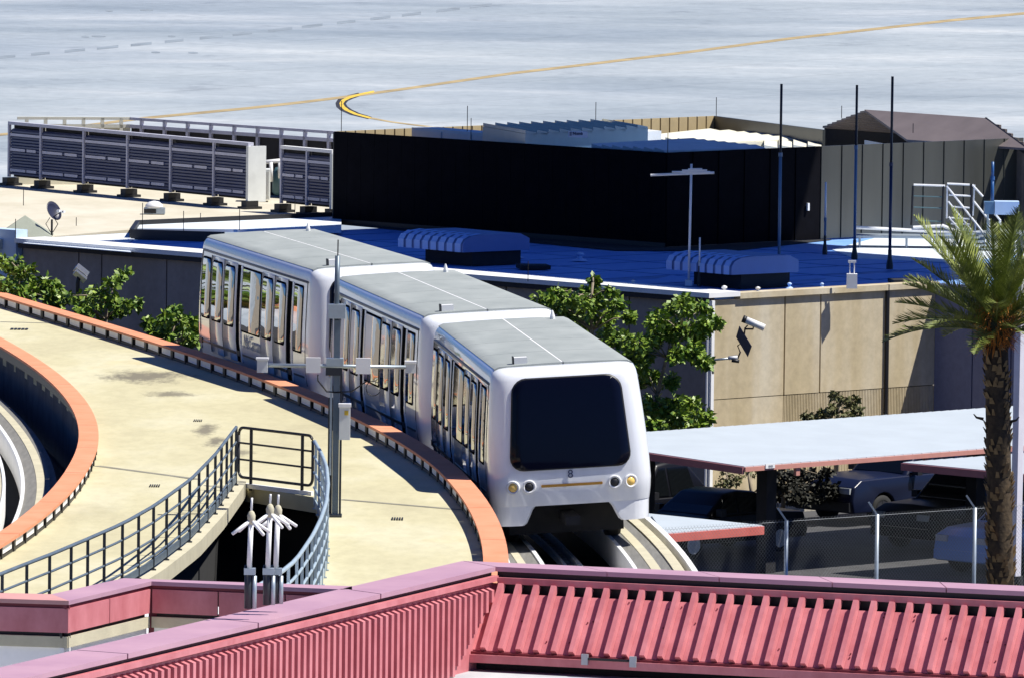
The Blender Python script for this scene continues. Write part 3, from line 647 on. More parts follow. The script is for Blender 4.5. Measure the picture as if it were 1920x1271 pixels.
# rear screens seen over the top
def rear(label, A, B, z0, z1, m, posts, group):
    t = thing('rear_screen', label, 'screen', (A.x, A.y, ZR), 0, group); d = (B-A); d.z = 0; L = d.length; d.normalize(); n_ = Vector((d.y, -d.x, 0)); n_ = n_ if n_.y < 0 else -n_
    c = (A+B)/2; c.z = 0; mb = MB(); mb.obox(c+UP*(ZR+z1-.25)/2-n_*.06, d*L/2, n_*.03, UP*(z1-.25-ZR)/2); wpart('back_panel', mb, m, t)
    for z, h in ((z1, .04), (z1-.22, .05)): mb = MB(); mb.obox(c+UP*z, d*L/2, n_*.05, UP*h); wpart('rail', mb, MT['ivory'] if m == 'ivory' else MT['lilacpost'], t)
    for k in range(posts):
        p = A+d*L*(k+.5)/posts; p.z = 0; mb = MB(); mb.obox(p+UP*(z1-.4)+n_*.01, d*.05, n_*.04, UP*.42); wpart('post', mb, MT['ivory'] if m == 'ivory' else MT['lilacpost'], t)
rz = 6.95
rear('sunlit cream rear screen at the far left of the tan roof', LA+Vector((.15, .45, rz-LA.z)), U(245, 223, rz), 5.2, rz, 'ivory', 6, 'rear screens')
rear('dark rear screen with pale rails running to the black wall', U(245, 223, rz), U(640, 250, rz), 5.2, rz, 'dark', 9, 'rear screens')
# chiller box and blue unit seen in the gap
p = U(492, 378, ZR+.05); t = thing('chiller_box', 'pale ribbed equipment box in the gap between the slatted screens', 'rooftop unit', (p.x, p.y, ZR))
mb = MB(); mb.box(p.x-.20, p.x+.20, p.y-.1, p.y+.6, ZR+.1, ZR+.95); wpart('casing', mb, 'units', t)
for k in range(6): mb = MB(); mb.box(p.x-.18+k*.063, p.x-.135+k*.063, p.y-.125, p.y-.101, ZR+.2, ZR+.9); wpart('rib', mb, 'units', t)
p = U(512, 372, ZR+.05); t = thing('pipe_skid', 'white pipe header over teal pump in the gap between the slatted screens', 'rooftop unit', (p.x, p.y, ZR))
mb = MB(); mb.tube([(p.x-.28, p.y+.3, ZR+.9), (p.x-.26, p.y+.3, ZR+1.05), (p.x+.4, p.y+.3, ZR+1.12)], .06, 8); mb.tube([(p.x-.08, p.y+.25, ZR+1.05), (p.x-.06, p.y+.25, ZR+.5)], .055, 8); mb.tube([(p.x+.17, p.y+.25, ZR+1.05), (p.x+.18, p.y+.25, ZR+.6)], .05, 8); wpart('pipe', mb, 'whitep', t, True)
mb = MB(); mb.lathe([(.12, 0), (.2, .1), (.2, .6), (.1, .8)], 10, (p.x+.15, p.y+.5, ZR+.1)); wpart('pump', mb, MT.setdefault('teal', mat('teal_pump_paint', (.06, .13, .15), .5, var=.15)), t, True)

# ------------------------------------------------------------------ rooftop details
def mast(label, px, ytop, ybase, r, m, mtop=None, split=.35, cat='pole', name='roof_pole', group=None, zb=ZR, base=True):
    b = U(px, ybase, zb); tp = V(px+(ybase-ytop)*0.012, ytop, b.y); h = tp.z-zb
    t = thing(name, label, cat, b, 0, group)
    part('lower_tube', MB().tube([(0, 0, .15), (0, 0, h*(1-split))], r, 8), m, t, True)
    part('upper_tube', MB().tube([(0, 0, h*(1-split)-.05), (0, 0, h)], r*.85, 8), mtop or m, t, True)
    part('collar', MB().lathe([(r*1.3, 0), (r*1.3, .1)], 8, (0, 0, h*(1-split)-.08)), m, t)
    if base: part('base', MB().lathe([(r*2.2, 0), (r*2.2, .1), (r*1.3, .3), (r*1.2, .5)], 8), 'black', t)
    return t
MT['polegrey'] = mat('shade_blue_pole', (.09, .17, .27), .4, var=.1)  # blue of the roof shade put into the pole colour
mast('tall shade-blue pole left of the other two tall roof poles', 1460, 158, 530, .038, 'polegrey', 'black', .35, group='tall roof poles')
mast('middle one of the three tall roof poles, dark at the top', 1602, 160, 487, .038, 'polegrey', 'black', .35, group='tall roof poles')
mast('tallest dark navy roof pole beside the palm fronds', 1668, 144, 505, .04, MT.setdefault('polenavy', mat('navy_pole', (.012, .02, .06), .4, var=.1)), 'black', .45, group='tall roof poles')
mast('short white topped roof pole in front of the grey wall', 1546.5, 342, 478, .03, 'polegrey', 'whitep', .5)
mast('thin bluish stick antenna just right of the white cross antenna', 1311, 446, 537, .025, 'galv', 'whitep', .5, cat='antenna', name='stick_antenna')
b = U(1291, 536, ZR); h = V(1296, 308, b.y).z-ZR; px_ = 1/74
t = thing('cross_antenna', 'white mast carrying a long horizontal aerial on the shaded roof', 'antenna', b)
part('mast', MB().tube([(0, 0, 0), (.03, 0, h)], .03, 8), 'whitep', t, True)
za = h-.23
part('boom', MB().tube([(-.98, .0, za-.06), (.6, .0, za+.02)], .035, 6), 'whitep', t)
for k, (xa, xb, dz) in enumerate(((-.45, .5, .03), (-.2, .42, .07), (-.05, .3, .1))): part('element', MB().tube([(xa, -.02, za+dz), (xb, -.02, za+dz+.01)], .022, 6), 'whitep', t)
part('base', MB().box(-.09, .09, -.09, .09, 0, .14), 'whitep', t)
b = U(1597, 541, ZR+.05); t = thing('pin_box', 'white box with two upright pins on the parapet above the tan wall', 'junction box', b)
part('box', MB().box(-.13, .13, -.12, .12, 0, .36), 'whitep', t)
for x in (-.055, .055): part('pin', MB().tube([(x, 0, .35), (x, 0, .66)], .014, 6), 'whitep', t)
part('crossbar', MB().box(-.1, .1, -.03, .03, .63, .69), 'whitep', t)
# ribbed hoods
def hood(label, pts, base):
    # pts: photo pixels of lower left, lower right (near face) at z
    A, B = U(*pts[0], ZR+.35), U(*pts[1], ZR+.35); d = (B-A); d.z = 0; L = d.length; d.normalize(); n_ = Vector((-d.y, d.x, 0)); n_ = n_ if n_.y > 0 else -n_
    t = thing('roof_hood', label, 'vent hood', (A.x, A.y, ZR), 0, 'ribbed vent hoods on the shaded roof')
    prof = [(0, 0), (.0, .20), (.10, .33), (.32, .41), (.7, .43), (1.9, .43), (2.2, .3), (2.2, 0)]
    mb = MB(); n = len(prof)
    mb.add([A+n_*p[0]+UP*p[1]+d*0 for p in prof]+[A+n_*p[0]+UP*p[1]+d*L for p in prof], [tuple(range(n)), tuple(range(n, 2*n))]+[(i, (i+1) % n, n+(i+1) % n, n+i) for i in range(n)])
    wpart('shell', mb, MT.setdefault('hood', mat('shade_blue_hood', (.10, .18, .42), .45, var=.1, scale=1)), t)  # hood colour carries the blue of the shade
    for k in range(8):
        a, b = L*(k+.08)/8, L*(k+.78)/8; mb = MB(); q = A-n_*.02
        for (p0, z0), (p1, z1) in zip(prof[:4], prof[1:5]):
            mb.add([q+n_*p0+UP*z0+d*a, q+n_*p0+UP*z0+d*b, q+n_*p1+UP*(z1+.02)+d*b, q+n_*p1+UP*(z1+.02)+d*a], [(0, 1, 2, 3)])
        wpart('rib_panel', mb, MT.setdefault('hoodrib', mat('shade_blue_hood_panel', (.30, .50, .90), .45, var=.05)), t)  # lighter panels, also tinted with the shade's blue
    mb = MB(); c = A+d*L*.6+n_*1.2; c.z = 0; mb.obox(c+UP*(ZR+.17), d*L*.36, n_*.8, UP*.18); wpart('curb', mb, 'dark', t)
hood('ribbed vent hood on the shaded roof just behind the middle train car', ((746, 463), (868, 474)), 0)
hood('ribbed vent hood on the shaded roof near the white cross antenna', ((1249, 505), (1372, 516)), 0)
def smallvent(label, px, py, r, h, m, name='roof_vent'):
    b = U(px, py, ZR); t = thing(name, label, 'vent', b, 0, 'small roof vents')
    part('pipe', MB().lathe([(r*.7, 0), (r*.6, h*.7)], 10), m, t, True); part('cap', MB().lathe([(r, h*.65), (r, h*.85), (r*.3, h)], 10), m, t, True)
    part('flashing', MB().lathe([(r*2, 0), (r*1.0, .05)], 10), m, t)
MT['ventshade'] = mat('shade_blue_vent', (.40, .55, .80), .5, var=.1)  # vents standing in shade, its blue put into their colour
smallvent('small round vent standing in the middle of the shaded roof', 1087, 489, .11, .22, 'ventshade')
smallvent('square topped vent right of the left ribbed hood', 963, 483, .14, .42, 'ventshade')
smallvent('small vent near the parapet left of the cross antenna', 1187, 536, .06, .14, 'whitep')
smallvent('small white vent on the parapet right of the cross antenna', 1358, 551, .07, .2, 'whitep')
smallvent('tiny white vent on the parapet beyond the building corner', 1421, 550, .06, .16, 'whitep')
smallvent('small pale vent on the shaded roof below the tall left pole', 1480, 542, .06, .16, 'ventshade')
smallvent('small pale vent left of the white pin box', 1541, 541, .05, .14, 'ventshade')
for lab, x0, x1, y in (('dark flat hatch lying on the shaded roof behind the train', 972, 1028, 504), ('dark flat slab lying on the shaded roof by the palm', 1670, 1740, 531)):
    a, b = U(x0, y, ZR), U(x1, y, ZR); mb = MB(); mb.wall(a, b, ZR, ZR+.1, .7); single('roof_hatch', mb, 'dark', lab, 'hatch', a)
# lightning rods
rods = [(640, 190, 247, ZT, 'thin lightning rod on the left corner of the black screen'), (876, 199, 258, 7.4, 'thin lightning rod left of the pair above the blue unit'), (883, 222, 262, 7.4, 'shorter thin rod right of the pair above the blue unit'),
        (1117, 192, 229, ZT, 'thin lightning rod above the cream ribbed unit'), (1343, 183, 218, ZT, 'thin lightning rod on the far peak of the tan liner'), (1252, 250, 288, ZT, 'thin lightning rod on the near corner of the black screen'),
        (1578, 199, 222, 8.2, 'thin rod on the left slope of the brown roof'), (1712, 232, 250, 8.0, 'thin rod on the eave of the brown roof'), (44, 355, 386, 5.1, 'thin rod on the tan roof beneath the slatted screen'),
        (29, 411, 448, 5.1, 'thin rod in front of the sage tent'), (143, 408, 424, 5.1, 'short thin rod right of the satellite dish'), (267, 381, 432, 5.1, 'thin rod at the end of the black roof curb'),
        (344, 396, 437, 5.1, 'thin rod left of centre behind the rear train car'), (376, 400, 412, 5.25, 'tiny thin rod on the black roof curb'), (449, 393, 432, 5.1, 'thin rod behind the rear car roof under the gap'), (553, 372, 402, 5.1, 'thin rod in front of the short slatted screen'),
        (990, 490, 528, 5.05, 'thin rod on the white parapet behind the middle car')]
for px, y0, y1, z, lab in rods:
    b = U(px, y1, z); tp = V(px+.6, y0, b.y)
    single('lightning_rod', MB().tube([b, b+UP*(tp.z-b.z)], .011, 5), 'dark', lab, 'rod', b, 'lightning rods')
# satellite dish, tent, exhaust
b = U(97, 445, ZR); t = thing('satellite_dish', 'dark satellite dish on a thin pole at the left roof edge', 'dish', b)
hp = V(97, 412, b.y).z-ZR
part('pole', MB().tube([(0, 0, 0), (0, 0, hp)], .028, 8), 'black', t)
ax = Vector((.75, -.55, .45)).normalized()
prof = [(.03, -.02), (.12, .0), (.2, .03), (.27, .075), (.275, .085), (.2, .045), (.1, .02)]
part('reflector', MB().lathe(prof, 20, (0, -.02, hp+.2), ax), MT.setdefault('dishm', mat('dark_navy_dish', (.02, .022, .045), .4, var=.1)), t, True)
part('feed_arm', MB().tube([(0, 0, hp+.05), (.3, -.2, hp+.24)], .012, 6), 'black', t)
for k in range(3): part('feed_horn', MB().lathe([(.035, 0), (.035, .1)], 8, (.22+.06*k, -.18, hp+.24-.01*k), (-.6, .5, -.1)), 'whitep', t)
for s_ in (-1, 1): part('brace', MB().tube([(s_*.05, 0, hp+.05), (s_*.16, 0, hp-.12), (s_*.03, 0, hp-.34)], .012, 6), 'black', t)
b = U(44, 447, ZR); t = thing('sage_tent', 'sage green pyramid canopy behind the far left roof edge', 'tent', b)
pk = V(47, 409, b.y+.6); bl_, br_ = V(-8, 444, b.y), V(96, 443, b.y)
zz = bl_.z; hw = (br_.x-bl_.x)/2; cx = (br_.x+bl_.x)/2
mb = MB(); q = [(cx-hw, b.y, zz), (cx+hw, b.y, zz), (cx+hw, b.y+2*hw, zz), (cx-hw, b.y+2*hw, zz), (cx, b.y+hw, pk.z+.06)]
mb.add(q, [(0, 1, 4), (1, 2, 4), (2, 3, 4), (3, 0, 4), (3, 2, 1, 0)]); wpart('top', mb, 'sage', t)
mb = MB(); mb.box(cx-hw, cx+hw, b.y-.01, b.y+2*hw, zz-.1, zz-.002); wpart('valance', mb, 'black', t)
b = U(289, 401, 5.05); t = thing('exhaust_fan', 'small white domed exhaust fan on the tan roof', 'vent', b)
part('base', MB().box(-.28, .3, -.2, .2, .0, .16), 'galv', t); part('dark_grille', MB().box(-.27, .06, -.215, -.2, .02, .14), 'black', t); part('dome', MB().lathe([(.26, .16), (.24, .24), (.15, .32), (.03, .35)], 14), 'whitep', t, True)

# ------------------------------------------------------------------ roof stairs with white rails at the right
b = U(1716, 440, ZR+.3); D = b.y-1.0
def V2(x, y, dd=0): return V(x, y, D+dd)
t = thing('roof_stair', 'white railed roof stair and landing in front of the grey screen wall', 'stairs', (b.x, D, ZR))
def bars(name, segs, r=.03, m='whitep', dd=0):
    for s_ in segs: wpart(name, MB().tube([V2(x, y, dd) for x, y in s_], r, 6), m, t)
bars('landing_edge', [[(1603, 427), (1762, 435), (1850, 439)], [(1712, 427), (1765, 424)], [(1766, 423), (1797, 436)]], .05)
bars('handrail', [[(1713, 347), (1772, 349)], [(1776, 345), (1818, 347)], [(1775, 349), (1856, 453)], [(1823, 347), (1843, 369)], [(1826, 378), (1855, 414)], [(1863, 399), (1875, 413), (1874, 456)]], .032)
bars('mid_rail', [[(1778, 378), (1826, 438)], [(1779, 407), (1800, 432)], [(1779, 366), (1820, 368)], [(1784, 388), (1818, 390)], [(1784, 409), (1818, 411)], [(1782, 420), (1818, 421)]], .028)
bars('post', [[(1776, 349), (1775, 410)], [(1827, 347), (1824, 405)], [(1829, 414), (1828, 450)], [(1855, 412), (1854, 470)]], .024)
bars('dark_post', [[(1712, 349), (1709, 423)], [(1769, 348), (1766, 424)], [(1821, 346), (1821, 410)]], .03, 'black')
bars('dark_rail', [[(1713, 368), (1768, 370)], [(1713, 389), (1767, 391)], [(1716, 414), (1766, 416)]], .018, MT['teal'])
for k in range(6):
    q = V2(1800+k*9, 430+k*7, -.2); mb = MB(); mb.box(q.x-.1, q.x+.25, q.y-.5, q.y+.3, q.z-.02, q.z+.02); wpart('tread', mb, 'galv', t)
mb = MB(); q0, q1 = V2(1604, 430), V2(1850, 441); mb.box(q0.x, q1.x, D, D+1.0, q1.z-.12, q1.z-.06); wpart('landing', mb, 'galv', t)
for px in (1612, 1700, 1790, 1845):
    q = V2(px, 437, .1); wpart('leg', MB().tube([(q.x, q.y, ZR), (q.x, q.y, q.z-.1)], .03, 6), 'galv', t)
D2 = D-.6
p0, p1 = V(1846, 388, D2), V(1911, 390, D2); t = thing('duct_box', 'pale blue duct box hanging by the roof stair at the right edge', 'duct', (p0.x, D2, ZR))
mb = MB(); mb.box(p0.x, p0.x+.26, D2, D2+.5, p0.z-.2, p0.z+.12); wpart('shaded_duct', mb, 'polegrey', t)  # shaded part of the duct, shade put into its darker colour
mb = MB(); mb.box(p0.x+.27, p1.x, D2-.02, D2+.5, p0.z-.21, p0.z+.14); wpart('duct', mb, MT['bluepier'], t)
for dx in (.1, .8): mb = MB(); mb.tube([(p0.x+dx, D2+.25, ZR), (p0.x+dx, D2+.25, p0.z-.2)], .03, 6); wpart('leg', mb, 'galv', t)
mast('short blue stub pole behind the duct box at the right edge', 1860, 304, 400, .045, MT.setdefault('stub', mat('bright_blue_pole', (.02, .09, .25), .4, var=.1)), None, .3, base=False, zb=5.9)
# ------------------------------------------------------------------ the train
TL_, TW = 11.9, 1.40
LEV = [(.86, 1.45, .07), (1.05, 1.475, .02), (1.25, 1.49, 0), (1.6, 1.48, .015), (2.0, 1.455, .04), (2.5, 1.41, .08), (2.95, 1.365, .125), (3.12, 1.345, .155), (3.22, 1.325, .20), (3.29, 1.295, .27), (3.335, 1.24, .36), (3.355, 1.16, .46)]
RC = .38
def lev(z):
    zs_ = [l[0] for l in LEV]
    return float(np.interp(z, zs_, [l[1] for l in LEV])), float(np.interp(z, zs_, [l[2] for l in LEV]))
def sidex(z): return lev(z)[0]
def fronty(x, z):                                          # distance forward of centre at lateral x
    w, ins = lev(z); l = TL_/2-ins; a = abs(x)-(w-RC)
    crown = .06*(1-(x/w)**2)
    return l+crown*.6 if a <= 0 else l+crown*.6-RC+math.sqrt(max(0, RC*RC-a*a))
def outline(w, l):
    pts = []; n = 7
    for cx, cy, a0 in ((w-RC, l-RC, 0), (-(w-RC), l-RC, 90), (-(w-RC), -(l-RC), 180), (w-RC, -(l-RC), 270)):
        for k in range(n+1):
            a = R_(a0+90*k/n); pts.append((cx+RC*math.cos(a), cy+RC*math.sin(a)))
        if a0 in (0, 180):
            s_ = 1 if a0 == 0 else -1
            for k in range(1, 12):
                x = s_*((w-RC)-2*(w-RC)*k/12); pts.append((x, s_*(l+.036*(1-(x/w)**2)-.036*(1-((w-RC)/w)**2))))
    return pts
def rr_rows(y0, y1, z0, z1, r, n=5):                       # rounded rectangle as rows (z, ylow, yhigh)
    rows = []
    for k in range(n+1):
        a = R_(90*k/n); rows.append((z0+r-r*math.cos(a), y0+r-r*math.sin(a), y1-r+r*math.sin(a)))
    for k in range(1, 5): rows.append((z0+r+(z1-z0-2*r)*k/5, y0, y1))
    for k in range(n+1):
        a = R_(90*k/n); rows.append((z1-r+r*math.sin(a), y0+r-r*math.cos(a), y1-r+r*math.cos(a)))
    return rows
def side_patch(y0, y1, z0, z1, r, off, sgn, depth=.03):
    rows = rr_rows(y0, y1, z0, z1, max(r, .002)); g = []
    for z, a, b in rows:
        x = sidex(z); m = (a+b)/2
        g.append([(sgn*(x-depth), a, z), (sgn*(x+off), a, z), (sgn*(x+off), m, z), (sgn*(x+off), b, z), (sgn*(x-depth), b, z)])
    mb = MB(); mb.grid(g); n = len(g); o = len(mb.v)-5*n
    mb.f += [tuple(o+i for i in range(5)), tuple(o+5*(n-1)+i for i in range(5))]
    return mb
def front_patch(hw0, hw1, z0, z1, r, off, end, depth=.03, cx=0, nx=13):
    g = []
    for z, a, b in rr_rows(-1, 1, z0, z1, r):
        t = (z-z0)/(z1-z0); hw = hw0+(hw1-hw0)*t; cut = 1-b     # b<1 near the corners
        hx = hw-cut; row = []
        for k in range(nx):
            x = cx-hx+2*hx*k/(nx-1); row.append((x, -end*(fronty(x, z)+off), z))
        row = [(row[0][0], row[0][1]+end*(depth+off), z)]+row+[(row[-1][0], row[-1][1]+end*(depth+off), z)]
        g.append(row)
    mb = MB(); mb.grid(g); return mb
def smooth_by_angle(o):
    me = o.data
    for p in me.polygons: p.use_smooth = True
    try: me.set_sharp_from_angle(angle=R_(35))
    except Exception: pass
    return o
def make_car():
    t = thing('train_car', 'x', 'train car')
    mb = MB(); rows = [[(x, -y, z) for x, y in outline(w, TL_/2-ins)] for z, w, ins in LEV]
    mb.grid(rows, closed=True); n = len(rows[0]); o = len(mb.v)-n*len(rows); mb.f += [tuple(o+k for k in range(n))[::-1], tuple(o+n*(len(rows)-1)+k for k in range(n))]
    smooth_by_angle(part('body', mb, 'white', t))
    # skirt with the coupler arch cut at both ends
    op = outline(1.445, TL_/2-.08); ip = outline(1.395, TL_/2-.13); mb = MB()
    def zb_(x, y):
        if abs(y) > TL_/2-.3 and abs(x) < .98:
            u = (abs(x)-.70)/.24; u = min(1, max(0, u)); u = u*u*(3-2*u); return .845+(.50-.845)*u
        return .50
    # denser outline along the ends so the arch edge is smooth
    def dense(pts):
        out = []
        for i, p in enumerate(pts):
            q = pts[(i+1) % len(pts)]; out.append(p)
            if abs(p[1]) > TL_/2-.35 and abs(q[1]) > TL_/2-.35:
                for k in (1, 2): out.append((p[0]+(q[0]-p[0])*k/3, p[1]+(q[1]-p[1])*k/3))
        return out
    od, idn = dense(op), dense(ip)
    g = []
    for (a, b) in zip(od, idn):
        z = zb_(*a); k = 1-.03*(a[0] != 0)
        g.append([(a[0], -a[1], .865), (a[0]*.985, -a[1]*(1-.004*(.86-z)), z), (b[0]*.985, -b[1], z), (b[0], -b[1], .865)])
    g.append(g[0]); mb.grid(g, closed=True); smooth_by_angle(part('skirt', mb, 'white', t))
    mb = MB(); mb.box(-1.05, 1.05, -TL_/2+1.3, TL_/2-1.3, .22, .86); part('undercarriage', mb, 'dark', t)
    mb = MB(); mb.box(-.13, .13, -TL_/2+.1, -TL_/2+1.4, .46, .62); part('coupler', mb, 'dark', t)
    wm = MB().lathe([(.2, -.14), (.42, -.14), (.45, -.09), (.45, .09), (.42, .14), (.2, .14)], 18, (0, 0, 0), (1, 0, 0)).mesh('tyre', 'tyre')
    for y in (-3.6, 3.6):
        for x in (-.94, .94): link('tyre', wm, t, (x, y, .45))
    # roof panels
    for i in range(4):
        y0 = -TL_/2+.52+i*(TL_-1.04)/4; y1 = y0+(TL_-1.04)/4
        for sx in (-1, 1):
            g = []; xs = [0.018, .35, .7, 1.0, 1.17, 1.255]
            for y in (y0+.012, (y0+y1)/2, y1-.012):
                g.append([(sx*x, y, 3.372+.024*(1-(x/1.15)**2)-(.035 if x > 1.2 else 0)) for x in xs])
            mb = MB(); mb.grid(g); lo = [[(p[0], p[1], 3.30) for p in r] for r in g]; mb.grid(lo)
            for r, q in zip((g[0], g[-1]), (lo[0], lo[-1])): mb.grid([r, q])
            for c in (0, -1): mb.grid([[r[c] for r in g], [r[c] for r in lo]])
            part('roof_panel', mb, 'roofgrey', t, True)
    mb = MB(); mb.box(-.014, .014, -TL_/2+.66, TL_/2-.66, 3.34, 3.394); part('roof_seam', mb, 'whitep', t)
    mb = MB(); mb.box(-.86, -.62, -TL_/2+.80, -TL_/2+.98, 3.36, 3.50); hb = part('roof_box', mb, 'whitep', t)
    mb = MB(); mb.box(-.885, -.862, -TL_/2+.80, -TL_/2+.96, 3.37, 3.52); link('end_plate', mb.mesh('end_plate', 'black'), hb)
    mb = MB(); mb.lathe([(.05, 0), (.05, .08), (.015, .2)], 8, (.9, TL_/2-1.1, 3.35)); part('roof_antenna', mb, 'whitep', t)
    # sides
    def Y(f): return TL_/2-f*TL_                            # fraction from rear (0) to front (1), front is -Y
    for sg in (-1, 1):
        def win(parent, f0, f1, z0, z1, r, offg=.016, offl=.024, nm='window'):
            a, b = sorted((Y(f0), Y(f1)))
            w = link(nm, side_patch(a, b, z0, z1, r, offg, sg).mesh(nm, 'gasket', True), parent)
            if parent is t: link('glass', side_patch(a+.05, b-.05, z0+.04, z1-.04, max(.01, r-.03), offl, sg).mesh('glass', 'glass', True), w)
            else: link('glass', side_patch(a+.05, b-.05, z0+.04, z1-.04, max(.01, r-.03), offl, sg).mesh('glass', 'glass', True), parent)
        for f0, f1 in ((.135, .245), (.245, .355), (.57, .68), (.68, .79)):
            a, b = sorted((Y(f0), Y(f1)))
            d = part('door', side_patch(a+.012, b-.012, .62+.26, 3.0, .03, .012, sg), 'white', t, True)
            win(d, f0+.012, f1-.012, 1.60, 2.92, .12, .022, .030)
            mb = side_patch(a+.012, b-.012, 1.05, 1.11, .0, .018, sg); link('rub_strip', mb.mesh('rub_strip', 'darkmetal'), d)
        for f0, f1 in ((.36, .405), (.795, .84)):
            a, b = sorted((Y(f0), Y(f1)))
            part('door_pocket', side_patch(a, b, .9, 2.98, .01, .008, sg), 'gasket', t, True)
            part('pocket_frame', side_patch(a+.0, a+.14, .9, 2.98, .02, .02, sg), 'white', t, True)
        win(t, .41, .565, 1.58, 2.97, .04); win(t, .055, .128, 1.60, 2.94, .12); win(t, .845, .915, 1.56, 2.97, .05)
        for f in (.045, .945): part('end_seam', side_patch(Y(f)-.012, Y(f)+.012, .9, 3.04, .0, .010, sg), 'gasket', t)
        for f in (.1315, .245, .68, .7915):
            part('door_seam', side_patch(Y(f)-.016, Y(f)+.016, .9, 3.0, .0, .016, sg), 'black', t)
        for f0, f1 in ((.41, .565), (.03, .125), (.845, .93)):
            a, b = sorted((Y(f0), Y(f1))); part('rub_strip', side_patch(a, b, 1.06, 1.10, .0, .012, sg), 'darkmetal', t)
        a, b = sorted((Y(.05), Y(.95))); part('gutter', side_patch(a, b, 3.045, 3.09, .0, .02, sg), MT.setdefault('gutter', mat('dark_gutter', (.10, .12, .15), .5, var=.1)), t, True)
        for f in (.045, .38, .82):
            mb = MB(); mb.box(min(sg*1.42, sg*1.50), max(sg*1.42, sg*1.50), Y(f)-.16, Y(f)+.16, 1.03, 1.14); part('fender_block', mb, 'black', t)
    # ends: windshield and lamps
    for end in (1, -1):
        w = part('windshield', front_patch(1.12, .99, 1.50, 3.17, .26, .012, end), 'black', t, True)
        link('glass', front_patch(1.095, .965, 1.525, 3.145, .24, .02, end).mesh('glass', 'wind', True), w)
        part('stripe', front_patch(.56, .56, 1.185, 1.235, .02, .012, end, nx=9), 'stripe', t)
        for sx, inner in ((-1.07, 0), (-.78, 1), (.78, 1), (1.07, 0)):
            y = -end*(fronty(sx, 1.21)-.035); mb = MB()
            mb.lathe([(.075, .0), (.085, .045), (.118, .055), (.128, .04), (.128, -.05)], 20, (sx, y, 1.21), (sx*.25 if abs(sx) > 1 else 0, -end, 0)); h_ = part('headlight', mb, 'whitep', t, True)
            mb = MB(); mb.lathe([(.09, .0), (.085, .03), (.05, .055), (.01, .062)], 16, (sx, y, 1.21), (sx*.25 if abs(sx) > 1 else 0, -end, 0))
            link('lamp', mb.mesh('lamp', 'black' if inner else 'lampy', True), h_)
    return t
c1 = make_car()
cars_ = [c1, copytree(c1), copytree(c1)]
for o, (x, y, th, bk), lab in zip(cars_, ((.585, 179.3, .102, -.062), (-1.237, 192.6, .174, -.057), (-4.061, 205.8, .239, -.053)),
        ('front car of the white train with dark windshield and amber stripe', 'middle car of the white train behind the antenna mast', 'rear car of the white train with faint script lettering on its side')):
    o.location = (x, y, ZRUN); o.rotation_euler = (0, bk, th); props(o, lab, 'train car', 'cars of the white train')
z8 = 1.40
text('number', '8', 'ink', cars_[0], (-.02, -(fronty(0, z8)+.012), z8), (R_(90)-.03, 0, 0), .21, extrude=.004)
zt_ = 1.38
text('lettering', 'McCarran', 'inkpale', cars_[2], (-(sidex(zt_)+.016), TL_/2-.50*TL_, zt_), (R_(90), 0, R_(-90)), .42, extrude=.004, shear=.35)
# ------------------------------------------------------------------ railings round the stair opening
ZC_, ZH = 5.60, 6.66
topL = [U(x, y, ZH) for x, y in ((-40, 1090), (0, 1076), (50, 1056), (94.5, 1039), (166, 1009), (232, 980), (290, 947), (358, 898), (403, 852), (443, 800))]
def along(pts, y): 
    ps = sorted(pts, key=lambda p: p.y); return float(np.interp(y, [p.y for p in ps], [p.x for p in ps]))
def railing(label, top, ypost, zbase, levels, mrail, mpost, base, toe=None):
    t = thing('railing', label, 'railing', base, 0, 'railings round the stair opening')
    ys_ = np.linspace(min(p.y for p in top), max(p.y for p in top), 26)
    for z, r in levels: wpart('rail', MB().tube([(along(top, y), y, z) for y in ys_], r, 6), mrail, t, True)
    pm = MB().obox((0, 0, (ZH-zbase)/2), (.024, 0, 0), (0, .024, 0), (0, 0, (ZH-zbase)/2)).mesh('post', mpost)
    fm = MB().box(-.05, .05, -.05, .05, 0, .02).mesh('foot_plate', mpost)
    for y in ypost:
        x = along(top, y); p = link('post', pm, t, (x-base[0], y-base[1], zbase-base[2])); link('foot_plate', fm, p)
    if toe:
        mb = MB(); mb.ribbon([(along(top, y)-.012, y, toe) for y in ys_], [(along(top, y)+.012, y, toe) for y in ys_], .12); wpart('toe_board', mb, mrail, t)
    return t
mb = MB(); ys_ = np.linspace(146, GA.y, 30)
mb.ribbon([(along(topL, y)-.16, y, ZC_) for y in ys_], [(along(topL, y)+.16, y, ZC_) for y in ys_], .26)
structure('stair_curb', mb, 'cream')
ypl = []
for px in (443, 434.5, 425.5, 415.5, 404, 389.5, 373.5, 356, 337, 313, 288, 260, 230, 196, 165, 133.5, 93, 50, 4):
    best = min(np.linspace(topL[0].y, topL[-1].y, 800), key=lambda y: abs((np.array([along(topL, y), y, ZH-ZC])@cR)/(np.array([along(topL, y), y, ZH-ZC])@cF)*FPX+960-px)); ypl.append(best)
railing('long curved blue grey railing on the left side of the stair opening', topL, ypl, ZC_, ((ZH, .03), (6.39, .02), (6.11, .02), (5.84, .02)), 'steel', 'steeldark', (topL[-1].x, topL[-1].y, ZC_), 5.78)
topR = [U(x, y, ZH) for x, y in ((590, 827), (602, 848), (612, 873), (615, 906), (612, 941), (602, 971), (587, 1002), (569, 1029), (554, 1050), (521, 1077), (470, 1105))]
railing('pale blue railing on the right side of the stair opening', topR, np.arange(topR[-1].y, topR[0].y+.1, 1.25), ZD, ((ZH, .035), (6.39, .026), (6.11, .026), (5.84, .026)), MT.setdefault('steelpale', mat('pale_blue_steel', (.38, .47, .53), .45, metal=.2, var=.1)), MT['steelpale'], (topR[0].x, topR[0].y, ZD), 5.66)
gate = thing('stair_gate', 'black round cornered gate at the head of the stair opening', 'gate', (GA.x, GA.y, ZD))
